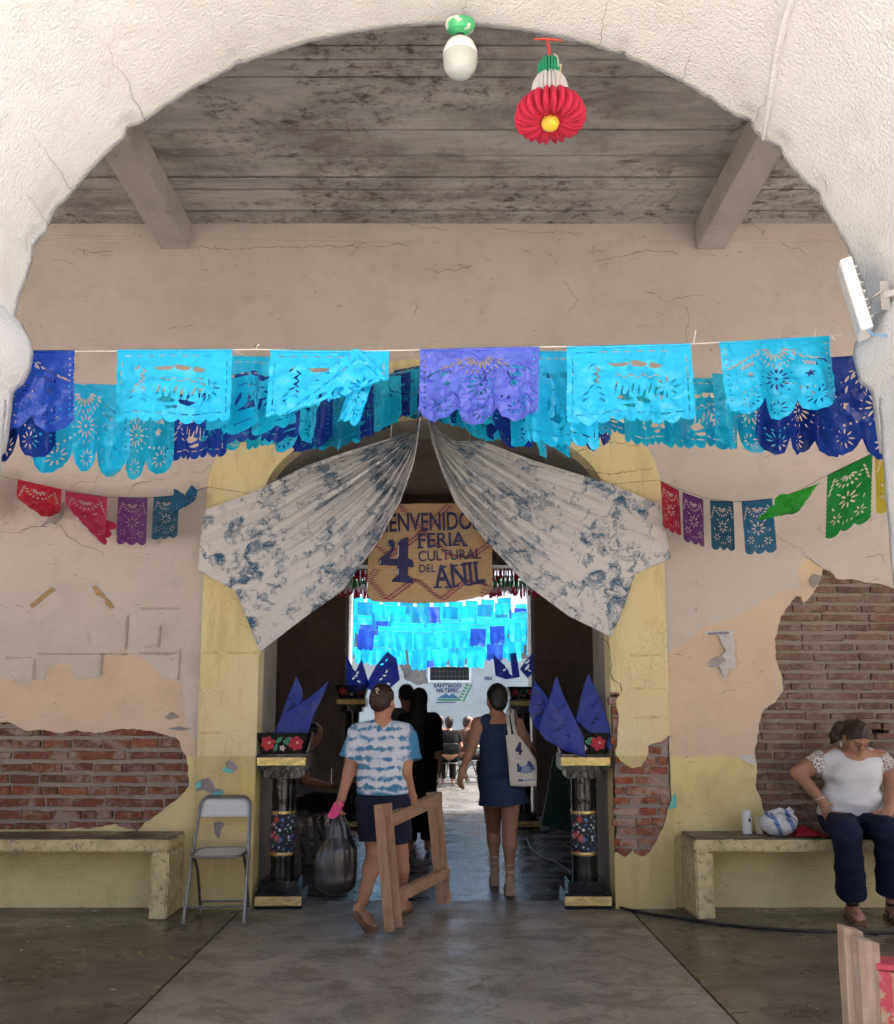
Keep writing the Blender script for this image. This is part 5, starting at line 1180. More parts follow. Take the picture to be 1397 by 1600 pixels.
board('leg', tr, TP(672, 1238, 6.74), TP(689, 1412, 6.70), .060, .070, WOOD, (0, 1, 0)); board('leg', tr, TP(684, 1240, 6.80), TP(700, 1410, 6.76), .050, .070, WOOD, (0, 1, 0))
board('top_rail', tr, TP(604, 1284, 6.0), TP(686, 1246, 6.80), .055, .085, WOODH); board('lower_rail', tr, TP(618, 1402, 6.0), TP(698, 1362, 6.76), .050, .075, WOODH)
tp = W(1345, 1458, 2.86)
t2 = thing('wooden_trestle', 'weathered wooden post of a trestle at the lower right edge, close to the camera', 'trestle', (tp.x, 2.88, 0))
WOODW = m_wood('weathered_pine', (.36, .24, .16), (.52, .39, .29))
for dx, dy, w_, top in ((-.010, .033, .060, .735), (.010, -.022, .064, .715)):
    bb = B(); N = 24; v = []
    for k in range(N + 1):
        z = top * k / N
        for sx, sy in ((-1, -1), (1, -1), (1, 1), (-1, 1)): v.append((dx + sx * w_ / 2 + .0025 * noise.noise((z * 9, sx, sy)) , dy + sy * .026 + .002 * noise.noise((z * 7, sx + 4, sy)) - (.0 if k < N else .0), z + (.012 * sx * (1 if k == N else 0) * -.6)))
    f = [(4*k+i, 4*k+(i+1) % 4, 4*k+4+(i+1) % 4, 4*k+4+i) for k in range(N) for i in range(4)] + [(3, 2, 1, 0), tuple(4*N + i for i in range(4))]
    bb.add(v, f); bb.obj('post', WOODW, t2, bevel=.003)
board('lower_rail', t2, (.0, -.03, .18), (.02, -.75, .18), .045, .07, WOODH); board('post', t2, (.02, -.78, 0), (.02, -.78, .72), .07, .05, WOOD, (0, 1, 0))
cp = W(1400, 1510, 2.84)
RW = NT('worn_red_paint'); co_ = RW.coord('Object'); RW.done(RW.mix(RW.ramp(RW.noise(co_, 12, 6, .7), [(.42, 0.0), (.5, 1.0)]), (.50, .05, .07), (.46, .33, .20)), .6, RW.bump(RW.noise(co_, 30, 5), .3, .006))
RP = simple('red_paint', (.48, .05, .07), .5, .25, 14, .2)
cr = thing('wooden_crate', 'red-painted wooden crate at the lower right corner, bare wood on its front', 'crate', (cp.x - .062, 2.83, 0), R(-24))
for i in range(4):
    z = .01 + i * .155; bb = B(); bb.box((.008, .004, z), (.49, .026, z + .152)); bb.obj('front_board', WOODW if i != 3 else m_wood('raw_split_wood', (.44, .28, .14), (.62, .44, .26), 0), cr, bevel=.004)
    bb = B(); bb.box((0, .028, z), (.021, .10, z + .152)); bb.obj('side_board', RP, cr, bevel=.003)
bb = B(); bb.box((-.002, -.001, .632), (.50, .10, .652)); bb.obj('top_board', RP, cr, bevel=.004); bb = B(); bb.box((.003, -.002, .02), (.038, .003, .63)); bb.obj('corner_strip', MATS['worn_red_paint'], cr)

# ================================================================== furniture in the dark hall
DW = m_wood('grey_hall_wood', (.10, .09, .08), (.18, .165, .15), 1)
hb = thing('wooden_bench', 'grey slatted wooden bench in the dark hall behind the left pedestal', 'bench', (-1.75, 8.9, 0))
for i in range(3): board('seat_board', hb, (-.16 + i * .11, -.95, .44), (-.16 + i * .11, .95, .44), .10, .03, DW)
for y in (-.85, -.28, .28, .85):
    for s_ in (-1, 1): board('leg', hb, (s_ * .13, y, .425), (s_ * .17, y, 0), .045, .04, DW, (0, 1, 0))
board('brace', hb, (.13, -.85, .40), (.15, -.3, .08), .03, .03, DW); board('brace', hb, (.13, .28, .40), (.15, .8, .08), .03, .03, DW)
pk = thing('bucket', 'dark red bucket on the hall floor behind the left pedestal', 'bucket', (-1.60, 7.9, 0)); B().lathe([(.11, 0), (.115, .01), (.15, .30), (.158, .305), (.158, .318), (.148, .318), (.112, .02)], 28).obj('pail', simple('dark_red_plastic', (.25, .015, .05), .45, .1, 8, .05), pk, True)
B().tube([(-.15, 0, .30), (-.12, -.06, .25), (0, -.10, .22), (.12, -.06, .25), (.15, 0, .30)], .004, 6).obj('handle', CHROME, pk, True)
pn = thing('leaning_panel', 'dark green board leaning in the hall behind the right pedestal', 'board', W(920, 1300, 8.6)); board('board', pn, (-.2, 0, .0), (-.05, .25, .62), .5, .02, simple('dark_green_board', (.02, .05, .045), .3), (0, 1, 0)); board('edge_strip', pn, (-.28, -.05, .62), (.22, -.05, .35), .012, .012, simple('aluminium_edge', (.6, .6, .6), .3, .1, 9, 0, 9, .9))
# ================================================================== people: smooth blended solids, meshed as one surface
class Sdf:
    def __init__(s, res=.006): s.p = []; s.res = res; s.cuts = []
    def cap(s, a, b, ra, rb, k=.02, sub=False): s.p.append(('c', np.array(a, float), np.array(b, float), ra, rb, k, sub)); return s
    def cyl(s, a, b, ra, rb, k=.01): s.p.append(('y', np.array(a, float), np.array(b, float), ra, rb, k, False)); return s
    def ell(s, c, r, k=.03, M=None, sub=False): s.p.append(('e', np.array(c, float), np.array(r, float), None if M is None else np.array(M), 0, k, sub)); return s
    def chain(s, pts, rs, k=.02):
        for i in range(len(pts) - 1): s.cap(pts[i], pts[i+1], rs[i], rs[i+1], k)
        return s
    def cut(s, p, n): s.cuts.append((np.array(p, float), np.array(n, float) / np.linalg.norm(n))); return s      # keeps the side the normal points away from
    def build(s, disp=None):
        h = s.res; lo = np.full(3, 1e9); hi = -lo; bb = []
        for q in s.p:
            if q[0] == 'e': r = max(q[2]); l, u = q[1] - r, q[1] + r
            else: r = max(q[3], q[4]); l, u = np.minimum(q[1], q[2]) - r, np.maximum(q[1], q[2]) + r
            bb.append((l, u))
            if not q[6]: lo = np.minimum(lo, l); hi = np.maximum(hi, u)
        lo -= 4 * h + .02; hi += 4 * h + .02; n = np.ceil((hi - lo) / h).astype(int) + 1; D = np.full(n, .08, np.float32)
        for q, (l, u) in zip(s.p, bb):
            k = q[5]; m_ = k + 3 * h; i0 = np.maximum(0, ((l - m_ - lo) / h).astype(int)); i1 = np.minimum(n, ((u + m_ - lo) / h).astype(int) + 2)
            if (i1 <= i0).any(): continue
            ax = [lo[a] + h * np.arange(i0[a], i1[a]) for a in range(3)]; X, Y, Z = np.meshgrid(*ax, indexing='ij'); P = np.stack([X, Y, Z], -1)
            if q[0] == 'e':
                d = P - q[1]
                if q[3] is not None: d = d @ q[3]
                k0 = np.sqrt((d / q[2]) ** 2 @ np.ones(3)); k1 = np.sqrt((d / q[2] ** 2) ** 2 @ np.ones(3)) + 1e-9; d = k0 * (k0 - 1) / k1; d = np.where(k0 < .3, -min(q[2]) * .7, d)
            else:
                ab = q[2] - q[1]; L2 = ab @ ab + 1e-12; pa = P - q[1]; t = (pa @ ab) / L2
                if q[0] == 'c':
                    t = np.clip(t, 0, 1); d = np.linalg.norm(pa - t[..., None] * ab, axis=-1) - (q[3] + (q[4] - q[3]) * t)
                else:
                    L = math.sqrt(L2); rad = np.linalg.norm(pa - t[..., None] * ab, axis=-1) - (q[3] + (q[4] - q[3]) * np.clip(t, 0, 1)); d = np.maximum(rad, np.maximum(-t * L, t * L - L))
            sl = tuple(slice(i0[a], i1[a]) for a in range(3)); a_ = D[sl]
            if q[6]: a_ = -a_
            hh = np.maximum(k - np.abs(a_ - d), 0) / max(k, 1e-6); r = np.minimum(a_, d) - hh * hh * k * .25
            if q[6]: r = -r
            D[sl] = r
        if disp is not None or s.cuts:
            ax = [lo[a] + h * np.arange(n[a]) for a in range(3)]; X, Y, Z = np.meshgrid(*ax, indexing='ij')
            if disp is not None: D = D + disp(X, Y, Z)
            for p, nn in s.cuts: D = np.maximum(D, (X - p[0]) * nn[0] + (Y - p[1]) * nn[1] + (Z - p[2]) * nn[2])
        return nets(D, lo, h)
def nets(D, lo, h):
    S = D < 0; c = np.zeros(np.array(D.shape) - 1, np.int8); offs = [(i, j, k) for i in (0, 1) for j in (0, 1) for k in (0, 1)]
    sh = lambda A, o: A[o[0]:A.shape[0] - 1 + o[0], o[1]:A.shape[1] - 1 + o[1], o[2]:A.shape[2] - 1 + o[2]]
    for o in offs: c += sh(S, o)
    C = np.argwhere((c > 0) & (c < 8)); idx = -np.ones(c.shape, int); idx[tuple(C.T)] = np.arange(len(C)); acc = np.zeros((len(C), 3)); cnt = np.zeros(len(C))
    for a in range(8):
        for b in range(a + 1, 8):
            oa, ob = np.array(offs[a]), np.array(offs[b])
            if np.abs(oa - ob).sum() != 1: continue
            da = D[tuple((C + oa).T)]; db = D[tuple((C + ob).T)]; x = (da < 0) != (db < 0); t = da[x] / (da[x] - db[x]); acc[x] += oa + (ob - oa) * t[:, None]; cnt[x] += 1
    V = (C + acc / cnt[:, None]) * h + lo; F = []
    for ax in range(3):
        u, v = [a for a in range(3) if a != ax]; sl0 = [slice(None)] * 3; sl1 = [slice(None)] * 3; sl0[ax] = slice(0, -1); sl1[ax] = slice(1, None)
        E = np.argwhere(S[tuple(sl0)] != S[tuple(sl1)]); E = E[(E[:, u] > 0) & (E[:, v] > 0) & (E[:, u] < D.shape[u] - 1) & (E[:, v] < D.shape[v] - 1)]
        if not len(E): continue
        def at(du, dv): q = E.copy(); q[:, u] += du; q[:, v] += dv; return idx[tuple(q.T)]
        Q = np.stack([at(-1, -1), at(0, -1), at(0, 0), at(-1, 0)], 1); ins = S[tuple(E.T)]; fl = ins if ax != 1 else ~ins
        Q[~fl] = Q[~fl][:, ::-1]; F.append(Q)
    return V, np.concatenate(F)
def skin(name, sdf, m, root, disp=None):
    V, F = sdf.build(disp); V = V - np.array(root.location); return mesh(name, V.tolist(), F.tolist(), m, root, True)
def fr3(fwd, up=(0, 0, 1)):
    f = Vector(fwd).normalized(); r_ = f.cross(Vector(up)).normalized(); u = r_.cross(f); return r_, f, u     # right, forward, up
def hand(b, wrist, d, pn, side, curl=.5, k=1.0):
    "palm plus five separate bent fingers; d = pointing direction, pn = palm normal, side = +1 thumb towards d x pn"
    d = Vector(d).normalized(); pn = Vector(pn).normalized(); pn = (pn - d * pn.dot(d)).normalized(); s = d.cross(pn) * side; w = Vector(wrist)
    b.cap(w, w + d * .03 * k, .026 * k, .028 * k, .02)
    for i in (-1, 0, 1): b.cap(w + d * .025 * k + s * i * .014 * k, w + d * .082 * k + s * i * .020 * k, .014 * k, .0125 * k, .012)
    for i, (o, L) in enumerate(((.028, .066), (.010, .075), (-.009, .070), (-.027, .054))):
        p = w + d * (.084 - .003 * abs(i - 1.3)) * k + s * o * k; a = curl * .9; q_ = p
        for j, f in enumerate((.45, .32, .23)):
            dr = (d * math.cos(a) + pn * math.sin(a)).normalized(); e = q_ + dr * L * f * k; b.cap(q_, e, (.0088 - .0006 * j) * k, (.0084 - .0007 * j) * k, .004); q_ = e; a += curl * .85
    p = w + d * .03 * k + s * .026 * k; e = p + (d * .55 + s * .6 + pn * .3).normalized() * .036 * k; b.cap(p, e, .013 * k, .0105 * k, .012); b.cap(e, e + (d * .8 + s * .1 + pn * (.2 + curl * .5)).normalized() * .034 * k, .0102 * k, .008 * k, .005)
def head(b, c, fwd, up, k=1.0, face=True):
    r_, f, u = fr3(fwd, up); c = Vector(c); M = np.array([r_, f, u]).T
    P = lambda x, y, z: c + (r_ * x + f * y + u * z) * k
    b.ell(P(0, -.008, .022), (.074 * k, .093 * k, .092 * k), .02, M); b.ell(P(0, .018, -.045), (.060 * k, .066 * k, .070 * k), .03, M); b.ell(P(0, .058, -.085), (.030 * k, .026 * k, .024 * k), .025, M)
    for s in (-1, 1): b.ell(P(s * .076, -.004, -.015), (.010 * k, .022 * k, .033 * k), .008, M); b.ell(P(s * .040, .055, -.030), (.028 * k, .025 * k, .030 * k), .025, M)
    if face:
        b.cap(P(0, .086, .012), P(0, .104, -.028), .009 * k, .0125 * k, .012); b.ell(P(0, .098, -.034), (.019 * k, .013 * k, .010 * k), .008, M)
        for s in (-1, 1): b.ell(P(s * .031, .094, .008), (.017 * k, .016 * k, .012 * k), .014, M, True); b.ell(P(s * .031, .072, .008), (.015 * k, .014 * k, .012 * k), .004, M); b.cap(P(s * .014, .086, .026), P(s * .048, .074, .028), .008 * k, .006 * k, .012)
        b.ell(P(0, .088, -.058), (.024 * k, .011 * k, .006 * k), .006, M); b.ell(P(0, .086, -.068), (.021 * k, .011 * k, .007 * k), .006, M)
    return P, M
def m_skin(name, c):
    t = NT(name); co = t.coord('Object'); col = t.mix(t.noise(co, 14, 4), tuple(x * .82 for x in c), tuple(x * 1.12 for x in c)); 
    return t.done(col, .5, t.bump(t.noise(co, 90, 3), .12, .002), spec=.35)
def m_hair(name, c, grey=None):
    t = NT(name); co = t.coord('Object', (60, 60, 9)); ob = t.coord('Object'); g_ = t.noise(co, 1.6, 4, .7, .5); col = t.mix(t.ramp(g_, [(.3, 0.0), (.75, 1.0)]), tuple(x * .5 for x in c), tuple(min(1, x * 1.9) for x in c))
    if grey: col = t.mix(t.ramp(t.noise(co, 1.1, 3), [(.55, 0.0), (.7, .8)]), col, grey)
    return t.done(col, .42, t.bump(g_, .6, .012), spec=.4)
def m_cloth(name, c, var=.15, bump=.3, rough=.9, fold=9):
    t = NT(name); co = t.coord('Object'); col = t.mix(t.noise(co, 5, 4), tuple(x * (1 - var) for x in c), tuple(min(1, x * (1 + var)) for x in c))
    h = t.math('ADD', t.noise(co, fold, 3, .5, .8), t.math('MULTIPLY', t.noise(co, 220, 2), .08)); return t.done(col, rough, t.bump(h, bump, .02), spec=.12)
SK1, SK2, SK3 = m_skin('warm_brown_skin', (.47, .225, .135)), m_skin('tan_skin', (.38, .19, .12)), m_skin('light_brown_skin', (.43, .21, .13))
HB, HK, HG = m_hair('dark_brown_hair', (.035, .014, .009)), m_hair('black_hair', (.012, .010, .009)), m_hair('greying_hair', (.028, .018, .013), (.13, .11, .095))
def folds(amp, kx, kz, seed=0.0):
    return lambda X, Y, Z: (amp * (np.sin(X * kx + 2.2 * np.sin(Z * kz + seed) + seed) * np.sin(Z * kz * 1.3 + X * kx * .35 + seed * 2) + .6 * np.sin(Z * kz * 2.1 - X * kx * .8 + Y * 14 + seed))).astype(np.float32)
SANDAL = simple('brown_leather', (.16, .085, .045), .6, .25, 20, .2)

# ---------------------------------------------------------------- woman in tie-dye with the trestle
def shirt_mat():
    t = NT('blue_tie_dye_shirt'); co = t.coord('Object'); wob = t.new('VectorMath', operation='MULTIPLY_ADD'); t.l.new(t.noise(co, 11, 3, col=True), wob.inputs[0]); wob.inputs[1].default_value = (.06, .0, .075); t.l.new(co, wob.inputs[2])
    s = t.sep(wob.outputs[0]); band = t.math('SINE', t.math('MULTIPLY', s[2], 95.0)); cellx = t.math('SINE', t.math('MULTIPLY', s[0], 88.0)); blot = t.noise(t.coord('Object', (1.0, .6, .8)), 15, 5, .68, .6)
    f = t.math('ADD', t.math('MULTIPLY', band, .55), t.math('ADD', t.math('MULTIPLY', cellx, .16), t.math('MULTIPLY', t.math('SUBTRACT', blot, .5), 4.6)))
    yoke = t.math('MULTIPLY', t.ramp(s[2], [(.0, 0.0), (.02, 1.0)]), 0.0)
    mk = t.ramp(f, [(.0, 0.0), (.5, .9), (.8, 1.0)])
    top = t.ramp(t.math('ADD', s[2], t.math('MULTIPLY', t.noise(co, 8, 3), .06)), [(.535, 0.0), (.575, 1.0)]); mk = t.math('MAXIMUM', mk, top)
    bot = t.ramp(t.math('ADD', s[2], t.math('MULTIPLY', t.noise(co, 8, 3), .06)), [(.075, 1.0), (.095, 0.0)]); mk = t.math('MAXIMUM', mk, bot)
    sl = t.ramp(t.math('ADD', t.math('ABSOLUTE', s[0]), t.math('MULTIPLY', t.noise(co, 12, 3), .05)), [(.225, 0.0), (.255, 1.0)]); mk = t.math('MAXIMUM', mk, sl)
    col = t.mix(mk, (.66, .69, .76), t.mix(t.noise(co, 25, 3), (.04, .16, .34), (.10, .30, .50))); return t.done(col, .9, t.bump(t.noise(co, 10, 3, .5, .8), .35, .02), spec=.1)
w1 = thing('person', 'woman in blue tie-dyed shirt and navy shorts walking in with a wooden trestle', 'person', FL(600, 1436))
S = Sdf(.006); Yw = 6.32
hc = W(598, 1096, Yw)
P, M = head(S, hc, (.35, .9, -.12), (0, 0, 1), .98)
S.cap(W(598, 1112, Yw), W(598, 1140, Yw + .0), .052, .062, .03)
sl_, sr_ = W(561, 1146, Yw), W(634, 1146, Yw)
S.cap(W(580, 1142, Yw), sl_, .062, .056, .04); S.cap(W(615, 1142, Yw), sr_, .062, .056, .04)
S.ell(W(598, 1170, Yw), (.165, .105, .16), .05); S.ell(W(598, 1215, Yw), (.155, .105, .13), .05); S.ell(W(598, 1252, Yw), (.17, .12, .12), .05)
eL, wL = W(546, 1206, Yw - .02), W(534, 1246, Yw - .10); S.chain([sl_, W(553, 1178, Yw), eL, wL], [.055, .052, .043, .027], .02)
hand(S, wL, W(527, 1268, Yw - .14) - wL, (.8, -.3, 0), 1, .75, 1.0)
eR, wR = W(633, 1206, Yw - .05), W(645, 1246, Yw + .04); S.chain([sr_, W(636, 1178, Yw - .02), eR, wR], [.055, .052, .043, .028], .02)
hand(S, wR, W(647, 1266, 6.40) - wR, (-.7, .5, -.2), -1, .85, 1.0)
hl, hr = W(582, 1258, Yw), W(614, 1258, Yw)
kl, al = W(586, 1334, Yw - .02), W(567, 1408, 6.08); kr, ar = W(625, 1335, Yw + .06), W(629, 1404, 6.50)
for hp, kn, an in ((hl, kl, al), (hr, kr, ar)):
    S.chain([hp, kn], [.092, .060], .03); c_ = kn.lerp(an, .30) + Vector((0, -.018, 0)); S.chain([kn, c_, kn.lerp(an, .75), an], [.056, .060, .040, .034], .02)
tl = FL(581, 1447, .028); heel_l = W(560, 1420, 6.03)
S.chain([al, heel_l], [.034, .030], .02); S.chain([heel_l, heel_l.lerp(tl, .6), tl], [.030, .034, .022], .02)
S.cap(tl + Vector((-.02, 0, 0)), tl + Vector((-.03, .035, -.008)), .016, .010, .01); S.cap(tl, tl + Vector((.0, .045, -.008)), .014, .010, .008); S.cap(tl + Vector((.02, 0, 0)), tl + Vector((.025, .04, -.008)), .013, .009, .008)
hr_ = Vector((ar.x - .005, ar.y - .03, .055)); tr_ = Vector((ar.x + .035, ar.y + .17, .030)); S.chain([ar, hr_], [.034, .030], .02); S.chain([hr_, hr_.lerp(tr_, .6), tr_], [.031, .036, .022], .02)
skin('body', S, SK1, w1)
H = Sdf(.007); r_, f_, u_ = fr3((.35, .9, -.12)); PH = lambda x, y, z: hc + r_ * x + f_ * y + u_ * z
H.ell(PH(0, -.016, .030), (.083, .098, .094), .02, M); H.ell(PH(0, -.06, -.012), (.070, .058, .070), .03, M); H.ell(PH(0, -.085, .05), (.045, .035, .04), .03, M); H.ell(PH(0, .11, -.03), (.075, .06, .09), .02, M, True)
skin('hair', H, HB, w1, folds(.0018, 130, 60))
B().tube([PH(.0, -.128, .066), PH(.02, -.132, .074), PH(.028, -.128, .062), PH(.008, -.130, .055), PH(.018, -.126, .035)], .005, 6).obj('hair_clip', simple('cream_clip', (.62, .52, .40), .4), w1, True).location = -Vector(w1.location)
T = Sdf(.006); zh = W(598, 1240, Yw).z
T.cap(W(585, 1141, Yw), sl_ + Vector((.005, 0, .004)), .070, .070, .04); T.cap(W(611, 1141, Yw), sr_ + Vector((-.005, 0, .004)), .070, .070, .04)
T.ell(W(598, 1172, Yw), (.182, .124, .17), .05); T.cyl(W(598, 1180, Yw), W(598, 1262, Yw), .150, .165, .06); T.ell(W(598, 1222, Yw), (.176, .128, .17), .05)
for s_, e_ in ((sl_, W(547, 1186, Yw - .01)), (sr_, W(642, 1188, Yw - .03))): T.cyl(s_, e_, .072, .078, .03)
T.cut((0, 0, zh), (0, 0, -1)); T.ell(W(598, 1112, Yw + .01), (.075, .085, .055), .01, None, True)
sh = skin('shirt', T, shirt_mat(), w1, folds(.004, 26, 17, .6))
# the dye bands are laid out from the shirt's hem upward
for v in sh.data.vertices: v.co -= Vector((W(598, 1240, Yw).x, Yw, zh)) - Vector(w1.location)
sh.location = Vector((W(598, 1240, Yw).x, Yw, zh)) - Vector(w1.location)
T = Sdf(.007); T.ell(W(598, 1252, Yw), (.182, .135, .13), .05)
for hp, kn in ((hl, kl), (hr, kr)): T.cyl(hp + Vector((0, 0, .03)), hp.lerp(kn, .73), .112, .106, .04)
T.cut((0, 0, W(598, 1236, Yw).z), (0, 0, 1)); skin('shorts', T, m_cloth('navy_shorts_cloth', (.022, .024, .045)), w1, folds(.003, 30, 22, 2))
for a, b_, c_ in ((heel_l, tl, 1), (hr_, tr_, 0)):
    d = (b_ - a); dd = Vector((0, 0, -.03)) if not c_ else Vector((0, -.025, -.022)); B().bar(a + dd - d * .16, b_ + dd * .8 + d * .22, .082, .018, (0, 0, 1) if not c_ else (0, -.7, .7)).obj('sandal', SANDAL, w1, True, .006).location = -Vector(w1.location)
    m_ = a.lerp(b_, .62); B().tube([m_ + Vector((-.043, .01, -.02)), m_ + Vector((-.03, .015, .022)), m_ + Vector((0, .02, .036)), m_ + Vector((.03, .015, .022)), m_ + Vector((.043, .01, -.02))], .009, 8).obj('sandal_strap', SANDAL, w1, True).location = -Vector(w1.location)
# black plastic bag in her left hand
gb = thing('rubbish_bag', 'black plastic bag hanging from the hand of the woman in tie-dye', 'bag', W(527, 1398, 6.2)); S = Sdf(.008)
hp = W(528, 1262, 6.2); S.chain([hp, W(531, 1295, 6.2), W(532, 1325, 6.2)], [.022, .055, .10], .05); S.ell(W(524, 1352, 6.2), (.145, .12, .17), .06); S.ell(W(524, 1378, 6.2), (.135, .115, .085), .05)
def m_bag():
    t = NT('black_plastic_bag'); co = t.coord('Object', (9, 9, 2.2)); return t.done((.012, .012, .014), .3, t.bump(t.noise(co, 1.3, 3, .5, 1.0), .5, .03), spec=1.0)
skin('sack', S, m_bag(), gb, lambda X, Y, Z: (.006 * np.sin(np.arctan2(Y - 6.2, X - hp.x) * 11 + Z * 9) * np.clip((Z - .35) * 3, .2, 1)).astype(np.float32))
B().tube([hp + Vector((0, 0, -.01)) - Vector(gb.location), hp + Vector((.01, .02, .03)) - Vector(gb.location), hp + Vector((.02, .01, .075)) - Vector(gb.location)], [.024, .016, .026], 10).obj('knotted_neck', MATS['black_plastic_bag'], gb, True)
pkp = [W(x, y, 6.14) for x, y in ((511, 1276), (522, 1254), (533, 1252), (536, 1258), (527, 1276), (519, 1280))]; pc = pkp[0].copy()
pk_ = B(); pk_.add([p_ - pc for p_ in pkp] + [p_ - pc + Vector((.006, .02, .0)) for p_ in pkp], [(0, 1, 2, 3, 4, 5), (11, 10, 9, 8, 7, 6)] + [(i, 6 + i, 6 + (i + 1) % 6, (i + 1) % 6) for i in range(6)])
o = pk_.obj('folded_paper', simple('bright_pink_paper', (.70, .05, .22), .5, .1, 12, .1), None, False, .002); o.location = pc; tag(o, 'bright pink folded sheet in the hand that holds the black bag', 'paper')

# ---------------------------------------------------------------- woman in the navy dress
w2 = thing('person', 'woman in sleeveless navy dress and wedge sandals walking in with a tote bag', 'person', FL(785, 1392)); S = Sdf(.006); Y2 = 7.12
hc = W(776, 1092, Y2); P, M = head(S, hc, (-.25, .95, -.05), (0, 0, 1), .96)
S.cap(W(776, 1108, Y2), W(777, 1126, Y2), .047, .055, .03); sl_, sr_ = W(747, 1131, Y2), W(808, 1131, Y2)
S.cap(W(765, 1126, Y2), sl_, .050, .048, .035); S.cap(W(790, 1126, Y2), sr_, .050, .048, .035); S.ell(W(778, 1150, Y2), (.145, .095, .15), .05); S.ell(W(779, 1185, Y2), (.13, .095, .12), .05); S.ell(W(783, 1222, Y2), (.165, .115, .13), .05)
eL, wL = W(736, 1172, Y2 - .06), W(722, 1204, Y2 - .14); S.chain([sl_, W(741, 1152, Y2 - .02), eL, wL], [.050, .046, .038, .025], .02); hand(S, wL, W(717, 1226, Y2 - .16) - wL, (.6, .5, 0), 1, .45, .95)
eR, wR = W(825, 1166, Y2 + .02), W(834, 1176, Y2 + .24); S.chain([sr_, W(817, 1150, Y2), eR, wR], [.050, .046, .038, .026], .02); hand(S, wR, (.1, .9, .1), (-.9, 0, 0), -1, .6, .95)
fl2 = FL(773, 1384); fr2 = FL(797, 1399); hpL, hpR = W(769, 1232, Y2), W(798, 1232, Y2)
for hp, kn, gd in ((hpL, W(771, 1296, fl2.y), fl2), (hpR, W(796, 1302, fr2.y - .02), fr2)):
    an = Vector((gd.x, gd.y - .01, .175)); S.chain([hp, kn], [.090, .056], .03); S.chain([kn, kn.lerp(an, .3) + Vector((0, -.016, 0)), kn.lerp(an, .75), an], [.053, .056, .036, .031], .02)
    he = an + Vector((0, -.02, -.05)); to = Vector((gd.x + .01, gd.y + .15, .065)); S.chain([an, he], [.031, .028], .02); S.chain([he, he.lerp(to, .6) + Vector((0, 0, .01)), to, to + Vector((0, .035, -.006))], [.028, .032, .026, .012], .02)
skin('body', S, SK2, w2)
H = Sdf(.007); r_, f_, u_ = fr3((-.25, .95, -.05)); PH = lambda x, y, z: hc + r_ * x + f_ * y + u_ * z
H.ell(PH(0, -.018, .030), (.081, .096, .094), .02, M); H.ell(PH(0, -.055, -.020), (.068, .056, .072), .03, M); H.ell(PH(0, -.075, -.055), (.045, .038, .038), .03, M); H.ell(PH(0, .11, -.03), (.075, .06, .09), .02, M, True); skin('hair', H, HK, w2, folds(.0015, 140, 60))
D_ = Sdf(.006); D_.ell(W(778, 1152, Y2), (.156, .112, .155), .05); D_.cap(W(762, 1127, Y2), W(756, 1131, Y2), .060, .060, .03); D_.cap(W(793, 1127, Y2), W(799, 1131, Y2), .060, .060, .03)
D_.ell(W(779, 1185, Y2), (.148, .112, .15), .06); D_.ell(W(784, 1220, Y2), (.182, .130, .16), .06); D_.cyl(W(784, 1215, Y2), W(787, 1256, Y2), .165, .195, .05)
D_.ell(W(777, 1106, Y2 - .02), (.085, .14, .075), .012, None, True)
for a in (W(741, 1136, Y2), W(814, 1136, Y2)): D_.ell(a, (.046, .11, .085), .01, None, True)
skin('dress', D_, m_cloth('navy_linen', (.028, .042, .085), .2, .4), w2, folds(.004, 24, 15, 1.3))
CORK = simple('tan_cork', (.42, .29, .19), .8, .15, 30, .2); WRAP = simple('cream_ankle_wrap', (.45, .36, .29), .8, .1, 20, .1); L2 = Vector(w2.location)
for gd in (fl2, fr2):
    b = B(); prof = [(-.055, .004, .105), (-.02, .004, .100), (.06, .004, .07), (.13, .004, .042), (.18, .012, .036)]; v = []
    for (y, z0, z1) in prof:
        w_ = .036 if y < 0 else .041
        for sx, z in ((-1, z0), (1, z0), (1, z1), (-1, z1)): v.append(Vector((gd.x + sx * w_, gd.y + y, z)) - L2)
    f = [(4*i+k, 4*i+(k+1) % 4, 4*i+4+(k+1) % 4, 4*i+4+k) for i in range(4) for k in range(4)] + [(3, 2, 1, 0), (16, 17, 18, 19)]; b.add(v, f); b.obj('wedge_sole', CORK, w2, False, .008)
    B().lathe([(.037, .105), (.040, .125), (.038, .150)], 18, (gd.x - L2.x, gd.y - .028 - L2.y, 0)).obj('heel_cup', CORK, w2, True)
    for z, t_ in ((.172, .036), (.225, .039)): B().lathe([(t_, z), (t_ + .004, z + .007), (t_, z + .016)], 18, (gd.x - L2.x, gd.y - .012 - L2.y, 0)).obj('ankle_wrap', WRAP, w2, True)
    B().tube([Vector((gd.x - .036, gd.y - .02, .27)) - L2, Vector((gd.x - .05, gd.y - .03, .22)) - L2, Vector((gd.x - .048, gd.y - .03, .16)) - L2], .005, 6).obj('ankle_tie', WRAP, w2, True)
